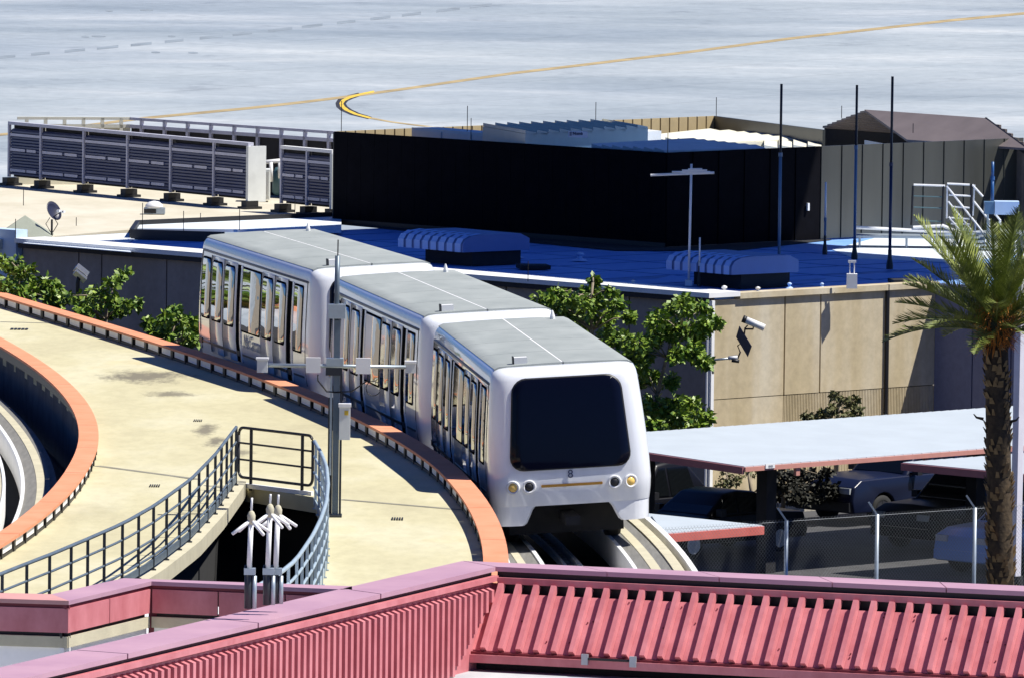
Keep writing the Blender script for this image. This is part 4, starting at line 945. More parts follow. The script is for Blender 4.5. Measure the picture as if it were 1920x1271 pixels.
D0, D1 = V(447, 880, GA.y-.3), V(586, 905, GB.y+.4)
def gp(u, z): return Vector((D0.x+(D1.x-D0.x)*u, D0.y+(D1.y-D0.y)*u, z))
z0, z1 = V(447, 893, D0.y).z, V(447, 800, D0.y).z
pts = []
for cu, cz, a0 in ((.06, z1-.14, 180), (.94, z1-.14, 90), (.94, z0+.14, 0), (.06, z0+.14, 270)):
    for k in range(6):
        a = R_(a0-18*k); pts.append(gp(cu+.06*math.cos(a), cz+.14*math.sin(a)))
pts.append(pts[0]); wpart('frame', MB().tube(pts, .028, 6), 'black', gate, True)
for k in (1, 2): z = z0+(z1-z0)*k/3+.02; wpart('cross_rail', MB().tube([gp(0, z), gp(1, z)], .02, 6), 'black', gate)
for u in (.17, .86): wpart('post', MB().tube([gp(u, ZD-.05), gp(u, z1)], .03, 6), 'black', gate)
mb = MB(); mb.obox(gp(.5, ZD+.03), (D1-D0)*.5*Vector((1, 1, 0)).x if False else Vector((D1.x-D0.x, D1.y-D0.y, 0))*.5, Vector((.02, .05, 0)), UP*.04); wpart('sill_bar', mb, 'whitep', gate)

# ------------------------------------------------------------------ mast with panel antennas
B = U(628, 968, ZD); s1 = 18000/B.y
def mp(px, py, dy=0): p = V(px, py, B.y+dy); return Vector((p.x-B.x, dy, p.z-ZD))
t = thing('antenna_mast', 'blue grey steel mast with cross arm of four panel antennas on the deck', 'antenna', B)
def col(x, yt, yb, w, m, dy=0, nm='column'):
    a, b = mp(x, yb, dy), mp(x+(yb-yt)*.012, yt, dy); mb = MB(); mb.obox((a+b)/2, Vector((w, 0, 0)), Vector((0, w, 0)), (b-a)/2); return part(nm, mb, m, t)
col(628, 600, 968, .055, 'steel'); col(617.5, 745, 962, .04, 'steeldark', .15); col(637, 700, 966, .02, 'steeldark', -.05, 'conduit'); col(619, 700, 890, .018, 'galv', -.06, 'conduit')
a = mp(628, 969); mb = MB(); mb.box(a.x-.17, a.x+.12, -.15, .2, 0, .04); part('base_plate', mb, 'steeldark', t)
mb = MB(); a, b = mp(631, 600), mp(633, 480); mb.tube([a, b], .045, 8); part('upper_tube', mb, 'steel', t, True)
mb = MB(); a, b = mp(633, 500), mp(634, 450); mb.tube([a, b], .011, 6); part('whip', mb, 'black', t)
a = mp(632, 583); mb = MB(); mb.box(a.x-.15, a.x+.15, -.14, .06, a.z-.13, a.z+.12); part('top_box', mb, 'galv', t)
a, b = mp(492, 684, -.1), mp(770, 688, -.1); part('cross_arm', MB().tube([a, b], .034, 8), 'galv', t, True)
a = mp(629, 685, -.05); mb = MB(); mb.box(a.x-.17, a.x+.12, -.12, .12, a.z-.17, a.z-.02); part('clamp', mb, 'steeldark', t); mb = MB(); mb.box(a.x-.16, a.x+.14, -.14, .1, a.z+.0, a.z+.13); part('clamp', mb, 'galv', t)
for x0, x1, y0, y1, d, m in ((482, 502, 674, 697, .12, 'units'), (573.5, 601, 670, 698, .05, 'whitep'), (667, 695, 671, 700, .05, 'whitep'), (761, 779, 680, 698, .12, 'units')):
    a, b = mp(x0, y1, -.17), mp(x1, y0, -.17); mb = MB(); mb.box(a.x, b.x, -.17-d, -.17+.02, a.z, b.z); p_ = part('panel_antenna', mb, m, t)
    if m == 'units': mb = MB(); mb.box(a.x-.02, b.x+.02, -.19-d, -.15, b.z+.002, b.z+.04); link('hood', mb.mesh('hood', 'whitep'), p_)
a, b = mp(636, 822, -.1), mp(657, 758, -.1); mb = MB(); mb.box(a.x, b.x, -.32, -.05, a.z, b.z-.03); cb = part('cabinet', mb, 'units', t)
mb = MB(); mb.box(a.x-.015, b.x+.015, -.34, -.03, b.z-.03, b.z+.03); link('lid', mb.mesh('lid', 'whitep'), cb)
mb = MB(); mb.box(b.x-.10, b.x-.03, -.325, -.321, b.z-.17, b.z-.09); link('sticker', mb.mesh('sticker', 'yellow'), cb)
for px in (596, 690): 
    a = mp(px, 702, -.15); c = mp(629, 735, -.05); m_ = (a+c)/2-UP*.14; part('cable', MB().tube([a, a-UP*.1, m_, c], .014, 6), 'black', t, True)
p0 = mp(700, 717, -.2); part('cable', MB().tube([p0+Vector((.13*math.cos(k*.5), 0, .13*math.sin(k*.5)-.1)) for k in range(13)], .009, 5), 'black', t, True)

# ------------------------------------------------------------------ near building with pink trim
ZP = 7.2
fl = [U(x, y, ZP) for x, y in ((60, 1267), (930, 1061.5), (1990, 1111))]; bk = [U(x, y, ZP) for x, y in ((-60, 1264), (868, 1050.5), (1990, 1100.5))]
extL = (fl[0]-fl[1]).normalized()*6; fl[0] += extL; bk[0] += (bk[0]-bk[1]).normalized()*6
pb = thing('pink_trim_building', 'near flat roofed building with pink ribbed metal trim along the bottom', 'building', (fl[1].x, fl[1].y, 0))
for i in (0, 1):
    n_ = 5
    for k in range(n_):
        a, b = k/n_+(.001), (k+1)/n_-.001
        mb = MB(); mb.slab([fl[i].lerp(fl[i+1], a), fl[i].lerp(fl[i+1], b), bk[i].lerp(bk[i+1], b), bk[i].lerp(bk[i+1], a)], .07); wpart('coping', mb, 'coping', pb)
rd = (fl[2]-fl[1]); RL = rd.length; rd.normalize(); rn = Vector((rd.y, -rd.x, 0)); rn = rn if rn.y < 0 else -rn     # outward normals
ld = (fl[0]-fl[1]); LL = ld.length; ld.normalize(); ln_ = Vector((ld.y, -ld.x, 0)); ln_ = ln_ if ln_.x > 0 else -ln_
def rp(u, t_, z): return fl[1]+rd*u+rn*t_+UP*(z-ZP)
def lp(u, t_, z): return fl[1]+ld*u+ln_*t_+UP*(z-ZP)
# recess under the coping, its shade painted black, then trim strip
mb = MB(); mb.obox(rp(RL/2, -.10, ZP-.36), rd*RL/2, rn*.03, UP*.31); wpart('recess', mb, 'black', pb)
mb = MB(); mb.obox(rp(RL/2, .02, ZP-.20), rd*(RL/2-.05), rn*.05, UP*.047); wpart('trim_strip', mb, 'pink', pb)
T, DR = .80, .92                                          # run and drop of the sloped skirt
ztop = ZP-.255
mb = MB(); mb.slab([rp(-.35, .14*T, ztop-.14*DR), rp(RL, .14*T, ztop-.14*DR), rp(RL, T, ztop-DR), rp(-.35, T, ztop-DR)], .05); rb = MB(); rb.slab([rp(0, -.15, ztop-.12), rp(RL, -.15, ztop-.12), rp(RL, T*.5, ztop-DR*.5-.09), rp(0, T*.5, ztop-DR*.5-.09)], .03); wpart('shadow_underlay', rb, 'black', pb); wpart('skirt_pan', mb, 'pink', pb)  # black sheet stands in for the trim's shadow on the pans
sl_d = (rn*T-UP*DR); sl_n = Vector((rn.x*DR, rn.y*DR, T)).normalized()
nr = int(RL/.277)
ribm = MB(); ribm = None
for k in range(nr+1):
    u = .12+k*.277; a = rp(u, .03, ztop-.02); b = a+sl_d*.985; mb = MB()
    w0, w1, h = rd*.05, rd*.036, sl_n*.10
    mb.hexa(a-w0, a+w0, b+w0, b-w0, a-w1+h+sl_d*.02, a+w1+h+sl_d*.02, b+w1+h, b-w1+h); wpart('rib', mb, 'pink', pb)
sc = MB()
for k in range(int(nr*1.6)):
    u = .12+random.randint(0, nr)*.277+random.choice((0, .10, .18)); v_ = random.choice((.22, .5, .8))+random.uniform(-.05, .05); p = rp(u, 0, ztop)+sl_d*v_+sl_n*.012
    sc.obox(p, rd*.009, sl_d.normalized()*.009, sl_n*.006)
stuffpart(wpart('screw', sc, 'darkred', pb))
mb = MB(); mb.obox(rp(RL/2-.2, T+.04, ztop-DR-.03), rd*(RL/2+.2), rn*.05, UP*.02); wpart('gutter', mb, 'darkred', pb)
mb = MB(); mb.obox(rp(RL/2-.2, T+.10, ztop-DR-.11), rd*(RL/2+.2), rn*.04, UP*.06); wpart('gutter', mb, 'pink', pb)
mb = MB(); mb.obox(rp(RL/2-.1, T-.2, ztop-DR-.30), rd*(RL/2), rn*.05, UP*.22); wpart('lower_wall', mb, 'dark', pb)
for u in (1.75, 2.5): mb = MB(); mb.obox(rp(u, T+.15, ztop-DR-.04), rd*.05, rn*.02, UP*.08); wpart('bracket', mb, 'galv', pb)
mb = MB(); mb.tube([rp(1.75, T+.15, ztop-DR-.03), rp(2.5, T+.15, ztop-DR-.03)], .02, 6); wpart('bracket_bar', mb, 'black', pb)
# left wall: upright ribbed
zl = ZP-.24; hl = 1.33
mb = MB(); mb.obox(lp(LL/2, -.10, ZP-.15), ld*LL/2, ln_*.03, UP*.09); wpart('recess', mb, 'black', pb)  # shadow gap under the coping, painted black
mb = MB(); mb.obox(lp(LL/2, .0, ZP-.17), ld*LL/2, ln_*.05, UP*.04); wpart('trim_strip', mb, 'pink', pb)
mb = MB(); mb.obox(lp(LL/2, -.07, zl-hl/2), ld*LL/2, ln_*.03, UP*hl/2); wpart('wall_pan', mb, 'pink', pb)
nlr = int(LL/.222)
for k in range(nlr):
    u = .35+k*.222; zcut = max(zl-hl, zl-.02-(.02+u*.62)*1.0) if u < 2.0 else zl-hl
    mb = MB(); c_ = lp(u, 0, 0); a0, a1 = ld*.056, ld*.048; o_ = ln_*.095; i_ = -ln_*.04
    zt_ = zl-.03
    mb.hexa(c_-a0+i_+UP*zcut, c_+a0+i_+UP*zcut, c_+a1+o_+UP*zcut, c_-a1+o_+UP*zcut, c_-a0+i_+UP*zt_, c_+a0+i_+UP*zt_, c_+a1+o_+UP*(zt_-.05), c_-a1+o_+UP*(zt_-.05)); wpart('rib', mb, 'pink', pb)
mb = MB(); mb.obox(lp(LL/2, .1, zl-hl-.05), ld*LL/2, ln_*.12, UP*.06); wpart('gutter', mb, 'pink', pb)
mb = MB(); A_ = lp(.0, .0, ztop); Bb = rp(-.0, T, ztop-DR); mb.slab([rp(-.1, 0, ztop+.01), rp(.05, 0, ztop+.01), rp(.05, T, ztop-DR+.01), rp(-1.0, T, ztop-DR+.01)], .03); wpart('corner_flashing', mb, 'pink', pb)
# low roof in the very front
mb = MB(); zr2 = ztop-DR-.30
mb.slab([rp(-9, T-.3, zr2), rp(RL+6, T-.3, zr2), rp(RL+6, T+40, zr2), rp(-9, T+40, zr2)], .2); wpart('low_roof', mb, 'greylow', pb)
mb = MB(); mb.obox((fl[1]+bk[1])/2+UP*(-ZP/2-.4)+rn*-1.0+rd*5, rd*5.5, rn*.3, UP*(ZP/2-.2)); wpart('core_wall', mb, 'dark', pb)
# lower stepped parapet on the left
q = [U(x, y, ZP) for x, y in ((-30, 1120.5), (129, 1125.5), (284, 1089), (660, 1105))]
qb = [U(x, y, ZP) for x, y in ((-30, 1110), (97, 1113), (232, 1083), (660, 1098))]
outn = []
for i in range(3):
    d = (q[i+1]-q[i]).normalized(); nn = Vector((d.y, -d.x, 0)); nn = nn if nn.y < 0 else -nn; outn.append((d, nn))
for i in range(3):
    d, nn = outn[i]; a, b = q[i], q[i+1]; L = (b-a).length
    mb = MB(); mb.slab([a, b, qb[i+1], qb[i]], .06); wpart('parapet_coping', mb, 'coping' if i != 0 else MT.setdefault('salmon', mat('salmon_pink_coping', (.60, .30, .27), .5, var=.08)), pb)
    c = (a+b)/2; mb = MB(); mb.obox(c-nn*.06-UP*.085, d*L/2, nn*.03, UP*.04); wpart('recess', mb, 'darkred', pb)
    npan = (1, 2, 3)[i]
    for k in range(npan):
        e0, e1 = L*k/npan+.012, L*(k+1)/npan-.012; mb = MB(); mb.obox(a+d*(e0+e1)/2-nn*.03-UP*.29, d*(e1-e0)/2, nn*.02, UP*.175); wpart('parapet_panel', mb, 'pink', pb)
    mb = MB(); mb.obox(c-nn*.12-UP*.50, d*(L/2), nn*.02, UP*.045); wpart('recess', mb, 'black', pb)
    mb = MB(); mb.obox(c-nn*.05-UP*.60, d*(L/2), nn*.03, UP*.08); wpart('ledge', mb, 'cream', pb)
    mb = MB(); mb.obox(c-nn*.10-UP*1.38, d*(L/2), nn*.03, UP*.70); wpart('lower_wall', mb, 'whitep', pb)
mb = MB(); mb.obox(q[2]-UP*.55+Vector((.02, .12, 0)), Vector((.06, 0, 0)), Vector((0, .06, 0)), UP*.5); wpart('corner_post', mb, 'darkred', pb)
mb = MB(); zq = ZP-1.24
mb.slab([U(-60, 1290, zq), U(110, 1290, zq), U(700, 1150, zq), U(660, 1130, zq), U(284, 1140, zq), U(129, 1180, zq), U(-60, 1175, zq)], .1); wpart('inner_roof', mb, 'whitep', pb)

# three ground-plane antennas clamped to the pink parapet
def gpant(label, px, pyb, py0, pytop, D):
    b = V(px, pyb, D); zs = lambda py: V(px, py, D).z-b.z
    t = thing('rod_antenna', label, 'antenna', b, 0, 'rod antennas on the pink parapet')
    hm = zs(1072); hb = zs(py0); ht = zs(pytop); s_ = .0
    part('mount_post', MB().tube([(.0, 0, 0), (0, 0, hm+.1)], .055, 8), 'steeldark', t, True); part('conduit', MB().tube([(.085, .0, 0), (.085, 0, hm-.05)], .035, 8), 'galv', t, True)
    part('clamp', MB().box(-.06, .10, -.08, .06, hm-.03, hm+.06), 'galv', t); part('tube', MB().tube([(.01, -.03, hm), (.03, -.03, hb-.1)], .036, 8), 'whitep', t, True)
    part('insulator', MB().lathe([(.04, -.10), (.055, -.04), (.06, .02), (.04, .07), (.018, .09)], 12, (.035, -.03, hb)), 'cream', t, True)
    part('whip', MB().tube([(.035, -.03, hb+.08), (.037, -.03, hb+.2), (.04, -.03, ht)], .016, 6), 'whitep', t, True)
    for k in range(4):
        a = R_(35+90*k); e = Vector((math.cos(a), math.sin(a), -.55)).normalized()
        part('radial', MB().tube([(.035+e.x*.04, -.03+e.y*.04, hb-.06), (.035+e.x*.36, -.03+e.y*.36, hb-.06+e.z*.34)], .024, 6), 'whitep', t, True)
gpant('left one of three white rod antennas, standing slightly apart', 465, 1140, 968, 932, 134.2)
gpant('middle one of three white rod antennas, nearly touching its right neighbour', 500, 1133, 955, 925, 134.9)
gpant('right one of three white rod antennas on the pink parapet', 515, 1131, 957, 926, 135.3)
# ------------------------------------------------------------------ plants
def leaves(mb, centre, r, n, size, droop=.4, flat=1.0):
    rng = np.random
    d = rng.normal(size=(n, 3)); d /= np.linalg.norm(d, axis=1)[:, None]
    rad = r*rng.uniform(.35, 1.0, size=n)**.6; P = np.array(centre)+d*rad[:, None]*np.array([1, 1, flat])
    ax = d*np.array([1, 1, .3])+rng.normal(size=(n, 3))*.6; ax[:, 2] -= droop; ax /= np.linalg.norm(ax, axis=1)[:, None]
    sd = np.cross(ax, rng.normal(size=(n, 3))); sd /= np.linalg.norm(sd, axis=1)[:, None]
    L = size*rng.uniform(.6, 1.3, size=n); w = L*.3
    for i in range(n):
        p, a, s_ = P[i], ax[i]*L[i], sd[i]*w[i]
        mb.add([p, p+a*.5+s_, p+a, p+a*.5-s_], [(0, 1, 2, 3)])
def tree(label, base, D, clumps, trunkpts, leaf='leaf', name='young_tree', size=.16, dens=1.0, limbs=None, group='trees behind the train'):
    b = Vector(base); t = thing(name, label, 'tree', b, 0, group)
    tp = [V(x, y, D) for x, y in trunkpts]; tp[0] = b
    wpart('trunk', MB().tube(tp, .075, 7, .03), 'bark', t, True)
    mb = MB(); lm = MB()
    for (x, y, r) in clumps:
        dd = D+random.uniform(-.9, .9); c = V(x, y, dd); rr = r*D/18000
        for k in range(3):
            c2 = c+Vector((random.uniform(-.5, .5)*rr, random.uniform(-.8, .8)*rr, random.uniform(-.4, .4)*rr))
            leaves(mb, c2, rr*random.uniform(.42, .72), int(42*dens*max(1, (rr/.3)**2)), size)
        j = min(range(len(tp)), key=lambda i: (tp[i]-c).length+(0 if tp[i].z < c.z else 1)); a = tp[j]
        lm.tube([a, a.lerp(c, .55)+UP*.1, c], .025, 5, .01)
    wpart('limbs', lm, 'bark', t, True)
    o = wpart('crown', mb, leaf, t); return t
gz = lambda x, D: Vector((V(x, 600, D).x, D, 0))
tree('leafy tree crowding the building wall just right of the front train car', gz(1222, 229.5), 229.5,
     [(1232, 600, 26), (1262, 585, 22), (1290, 578, 22), (1318, 580, 18), (1342, 606, 14), (1225, 640, 26), (1262, 625, 30), (1296, 622, 26), (1322, 612, 16), (1290, 655, 26), (1318, 672, 20), (1262, 660, 22), (1190, 640, 26), (1175, 665, 24), (1205, 690, 26), (1225, 715, 22), (1215, 750, 26), (1240, 770, 24), (1268, 750, 22), (1292, 760, 26), (1315, 785, 20), (1262, 790, 24), (1230, 800, 24), (1208, 665, 18), (1258, 712, 14), (1200, 720, 20), (1283, 565, 12), (1275, 780, 20), (1300, 800, 22)],
     [(1222, 900), (1225, 820), (1232, 740), (1250, 670), (1275, 620)], dens=1.7)
tree('leafy tree with bare twig tips rising above the train roof', gz(1110, 231), 231,
     [(1018, 565, 18), (1040, 548, 16), (1052, 575, 18), (1078, 560, 22), (1075, 590, 24), (1105, 580, 26), (1130, 600, 22), (1150, 625, 24), (1110, 545, 14), (1112, 524, 11), (1118, 560, 18), (1148, 548, 10), (1158, 575, 14), (1182, 594, 12), (1095, 610, 22), (1125, 635, 24), (1060, 600, 16), (1165, 640, 18), (1140, 590, 18)],
     [(1110, 900), (1112, 700), (1110, 620), (1108, 560), (1112, 530)], dens=1.25)
tree('bushy tree at the far left edge above the orange parapet', gz(30, 232), 232,
     [(8, 492, 14), (28, 498, 20), (48, 512, 22), (20, 520, 26), (55, 535, 24), (90, 528, 22), (105, 535, 16), (78, 548, 20), (30, 545, 24), (98, 560, 12), (5, 540, 20), (50, 555, 22), (110, 568, 10)],
     [(30, 750), (32, 620), (35, 560), (38, 510)])
tree('thin pale stemmed tree under the white floodlight', gz(196, 230), 230,
     [(130, 555, 14), (150, 560, 18), (172, 556, 18), (190, 545, 20), (205, 535, 16), (222, 525, 14), (232, 513, 10), (212, 560, 18), (240, 572, 14), (255, 570, 10), (160, 580, 14), (185, 580, 16), (225, 585, 12), (145, 575, 12), (205, 590, 10)],
     [(196, 760), (197, 640), (198, 600), (200, 570), (215, 530)], dens=.7)
tree('low dark green bush beside the rear of the train', gz(325, 222), 222,
     [(285, 605, 14), (300, 612, 18), (320, 598, 18), (327, 582, 12), (335, 610, 22), (350, 605, 18), (310, 628, 16), (345, 630, 20), (362, 620, 14), (290, 620, 12), (360, 640, 14)],
     [(325, 760), (325, 650), (326, 610)], dens=1.0)
tree('olive bush in front of the ribbed tan wall above the carport', gz(1570, 232.5), 232.5,
     [(1575, 745, 16), (1595, 755, 18), (1560, 765, 16), (1608, 770, 14), (1540, 775, 14), (1515, 778, 10), (1585, 775, 22), (1610, 785, 12), (1530, 785, 12), (1565, 785, 20)],
     [(1570, 900), (1572, 800), (1575, 760)], leaf='leafd', name='shrub_tree', group='olive shrubs by the tan wall', size=.12)
tree('scraggly olive sapling under the front edge of the carport', gz(1362, 226), 226,
     [(1358, 900, 12), (1372, 893, 10), (1350, 905, 9), (1365, 915, 10), (1378, 905, 8), (1360, 882, 9), (1385, 895, 8)],
     [(1359, 955), (1360, 930), (1364, 905)], leaf='leafd', name='shrub_tree', group='olive shrubs by the tan wall', size=.08, dens=.5)
tree('leaning thin sapling trunk under the carport', gz(1412, 227), 227, [(1400, 885, 8), (1408, 890, 8), (1418, 882, 8)], [(1414, 960), (1410, 925), (1403, 885)], leaf='leafd', name='shrub_tree', group='olive shrubs by the tan wall', size=.08, dens=.4)
tree('dark weeping shrub hanging behind the carport column', gz(1470, 228), 228,
     [(x, y, 13) for x in range(1438, 1560, 15) for y in (890, 910, 930)], [(1470, 965), (1470, 930), (1470, 890)], leaf=MT.setdefault('leafb', mat('dark_weeping_leaf', (.02, .02, .012), .7, var=.5, scale=5)), name='weeping_shrub', group='olive shrubs by the tan wall', size=.16, dens=.7)
# palm
PD = 192.0
pbase = Vector((V(1884, 1110, PD).x, PD, 0)); ptop = V(1868, 640, PD)
palm = thing('palm_tree', 'tall date palm with shaggy trunk at the right edge', 'palm tree', pbase)
tr = [pbase.lerp(ptop, k/8) for k in range(9)]
wpart('trunk', MB().tube(tr, .275, 14, .235), 'palmbark', palm, True)
mb = MB()
for k in range(430):
    h = random.random(); c = pbase.lerp(ptop, h); a = random.uniform(0, 2*math.pi); r = .29-.04*h
    e = Vector((math.cos(a), math.sin(a), 0)); f_ = Vector((-e.y, e.x, 0)); p = c+e*(r-.01); w = random.uniform(.035, .07)
    mb.add([p-f_*w, p+f_*w, p+f_*w*.5+e*.06+UP*.13, p-f_*w*.5+e*.06+UP*.13, p+UP*.05-e*.02], [(0, 1, 2, 3), (1, 4, 2), (0, 3, 4), (2, 4, 3)])
stuffpart(wpart('boot_scale', mb, 'boot', palm))
for sx, z in ((-1, 785), (1, 790)):
    p = V(1868+sx*24, z, PD); wpart('stub', MB().tube([p, p+Vector((sx*.14, 0, .03)), p+Vector((sx*.2, 0, .1))], .035, 5, .01), 'palmbark', palm)
mb = MB(); top = V(1868, 625, PD)
mb.lathe([(.24, -.25), (.34, 0), (.36, .2), (.24, .5), (.08, .8)], 14, top); wpart('heart', mb, MT.setdefault('heart', mat('green_brown_leaf_bases', (.06, .06, .02), .8, var=.5, scale=6)), palm, True)
mb = MB()
for k in range(900):
    a = random.uniform(0, 2*math.pi); z = random.uniform(-.25, .55); e = Vector((math.cos(a), math.sin(a), 0)); p = top+e*random.uniform(.2, .42)+UP*z
    d = (e*random.uniform(.2, .9)+UP*random.uniform(-.8, .5)).normalized()*random.uniform(.18, .42); s_ = Vector((-e.y, e.x, 0))*.016
    mb.add([p-s_, p+s_, p+d], [(0, 1, 2)])
stuffpart(wpart('fibre', mb, 'fibre', palm))
def frond_mesh(L, arch, seed):
    rnd = random.Random(seed); mb = MB(); n = 34; spine = []
    for i in range(n+1):
        u = i/n; x = L*u*(1-.10*arch*u); z = L*(.25*u-arch*u*u*.55); spine.append(Vector((x, 0, z)))
    mb.tube(spine[::3]+([spine[-1]] if n % 3 else []), .022, 5, .006)
    for i in range(3, n):
        u = i/n; w = L*.23*(math.sin(math.pi*min(1, .12+u*.9))**.7); tdir = (spine[i+1]-spine[i]).normalized() if i < n else Vector((1, 0, 0))
        for s_ in (-1, 1):
            for q in (0, .5):
                p = spine[i].lerp(spine[i+1], q); up = tdir.cross(Vector((0, s_, 0))); up = up if up.z > 0 else -up
                d = (tdir*.75+Vector((0, s_, 0))*.62+up*rnd.uniform(.15, .5)-UP*rnd.uniform(0, .15)).normalized()*w*rnd.uniform(.8, 1.12)
                k = tdir*.018
                mb.add([p-k, p+k, p+d*.6+k*.7-UP*.005, p+d, p+d*.6-k*.7], [(0, 1, 2, 3, 4)])
    return mb.mesh('frond', 'palmleaf', flip=False)
fm = [frond_mesh(2.3, a, i) for i, a in enumerate((.12, .22, .34, .55))]
for k in range(42):
    u = (k+.5)/42; el_ = R_(70-66*u**.9); a = k*2.39996+.3
    m_ = fm[min(3, int(u*4))]; o = link('frond', m_, palm, tuple(top-pbase+Vector((math.cos(a)*.14, math.sin(a)*.14, .42-.42*u))), (random.uniform(-.4, .4), -el_+R_(10), a)); s_ = random.uniform(.88, 1.12); o.scale = (s_, s_, s_)

# ------------------------------------------------------------------ car park: canopies, fence, lamp, vehicles
def solve_canopy(A, zA, e2pt, e2len):
    pass
def canopy(label, corners, fasc, cols, npan, group, side_m=('carpink', 'carpink')):
    # corners: 3-D front-left, front-right, back-right, back-left of the sheet
    A, B_, C_, D_ = corners; t = thing('carport', label, 'carport', (A.x, A.y, 0), 0, group)
    for k in range(npan):
        a, b = k/npan, (k+1)/npan; g = .03/npan
        q = [A.lerp(B_, a+g), A.lerp(B_, b-g), D_.lerp(C_, b-g), D_.lerp(C_, a+g)]
        mb = MB(); mb.slab([q[0], q[1]+UP*.008, q[2]+UP*.008, q[3]], .05); wpart('roof_panel', mb, 'sheet', t)
    cen = (A+B_+C_+D_)/4
    for (P, Q, m, h) in fasc:
        d = (Q-P); n_ = Vector((d.y, -d.x, 0)).normalized(); n_ = n_ if (P-cen).dot(n_) > 0 else -n_
        mb = MB(); c = (P+Q)/2+n_*.02-UP*(h/2+.02); mb.obox(c, d/2, n_*.03, UP*h/2); wpart('fascia', mb, m, t)
    for p, w in cols:
        mb = MB(); top_ = min(A.z, C_.z, B_.z, D_.z)-.03; mb.obox(p+UP*top_/2, E1*w, E2*w, UP*top_/2); wpart('column', mb, 'dark', t)
    return t
MT['fascdark'] = mat('salmon_fascia_shade', (.30, .12, .13), .6, var=.08)  # fascia on the shaded side, shade put into the colour
zc1 = 2.6; A = U(1395, 873.5, zc1); Wd = 6.0
qz = onplane(1222, 848, A, E1); lam = (qz-A).dot(E2); slope = (qz.z-zc1)/lam
def c1p(a, b): return A+E1*a+E2*b+UP*(slope*b)
bb = 7.0
for _ in range(60):                                        # depth that puts the back edge at its height in the photo
    p = c1p((0), bb); v = np.array(c1p(4.0, bb))-np.array((0, 0, ZC)); py = 635.5-FPX*(v@cU)/(v@cF); px = 960+FPX*(v@cR)/(v@cF)
    want = 808+(px-1222)/(1920-1222)*(765-808); bb += (py-want)*.02
    bb = min(14, max(3, bb))
print('canopy slope', slope, 'depth', bb, lam)
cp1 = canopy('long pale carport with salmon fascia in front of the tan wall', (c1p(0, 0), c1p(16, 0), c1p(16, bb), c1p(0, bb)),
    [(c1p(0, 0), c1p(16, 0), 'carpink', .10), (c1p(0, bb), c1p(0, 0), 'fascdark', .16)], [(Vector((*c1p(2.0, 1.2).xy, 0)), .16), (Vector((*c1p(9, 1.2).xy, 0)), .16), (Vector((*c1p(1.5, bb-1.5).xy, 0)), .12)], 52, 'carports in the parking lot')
q = c1p(.78, 0)-E2*.06; mb = MB(); mb.obox(q-UP*.03, E1*.15, E2*.012, UP*.05); sb = wpart('bay_sign', mb, 'whitep', cp1)
text('lettering', '1515', 'ink', cp1, tuple(q-UP*.035-E2*.02-Vector(cp1.location)), (R_(90), 0, math.atan2(E1.y, E1.x)), .075)
for a in (1.75, 6.0): mb = MB(); mb.obox(c1p(a, .03)-UP*.2, E1*.06, E2*.04, UP*.10); wpart('bracket', mb, 'carpink', cp1)
P2 = U(1692, 866, 2.55)
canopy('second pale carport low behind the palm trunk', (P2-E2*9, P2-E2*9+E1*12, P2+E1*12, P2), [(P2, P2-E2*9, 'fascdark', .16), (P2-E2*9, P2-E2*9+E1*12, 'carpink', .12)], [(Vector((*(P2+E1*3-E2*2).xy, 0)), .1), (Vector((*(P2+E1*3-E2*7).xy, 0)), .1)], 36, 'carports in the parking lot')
P3 = U(1430, 984, 2.6)
canopy('small white carport with red fascia tucked behind the guideway', (P3-E1*6, P3, P3+E2*6, P3+E2*6-E1*6), [(P3-E1*6, P3, MT.setdefault('redfasc', mat('red_fascia_paint', (.58, .14, .11), .6, var=.08)), .17), (P3, P3+E2*6, 'whitep', .1)], [(Vector((*(P3-E1*5+E2*1).xy, 0)), .1)], 18, 'carports in the parking lot')
structure('gravel_bed', MB().slab([bp(-.2, -.2, .12), bp(9, -.2, .12), bp(9, -3.4, .12), bp(-.2, -3.4, .12)], .12), 'bed')
# fence
ZF = 3.2; F0, F1 = U(1475, 975, ZF), U(1828, 951, ZF); fd = F1-F0; fd.z = 0; fd.normalize(); fn = Vector((fd.y, -fd.x, 0))
fence = thing('chain_link_fence', 'chain link fence with angled arms on its posts at the car park', 'fence', (F0.x, F0.y, 0))
def fpx(px): q = onplane(px, 960, Vector((F0.x, F0.y, 0)), fn); return (q-F0).dot(fd)
fl0, fl1 = fpx(1215), fpx(1990)
for px in (1238, 1475, 1645, 1828, 1990):
    u = fpx(px); p = F0+fd*u; p.z = 0; zt_ = ZF
    wpart('post', MB().tube([p, p+UP*zt_], .042, 8), 'galv', fence, True)
    wpart('arm', MB().obox(p+UP*(zt_+.12)-E1*.0+Vector((-.09, 0, .0)), Vector((-.09, 0, .13)), Vector((0, .03, 0)), Vector((.015, 0, .01))), 'galv', fence)
wpart('tension_wire', MB().tube([F0+fd*fl0-UP*.02, F0+fd*fl1-UP*.02], .004, 4), 'wire', fence)
mb = MB(); H = 2.6; st = .085; z_lo = ZF-H; n0 = int((fl1-fl0+H)/st)
def wire(a, b):
    d = (b-a).normalized(); s1 = fn*.0017; s2 = d.cross(fn)*.0017
    mb.add([a+s1, a-s1*.5+s2, a-s1*.5-s2, b+s1, b-s1*.5+s2, b-s1*.5-s2], [(0, 1, 4, 3), (1, 2, 5, 4), (2, 0, 3, 5)])
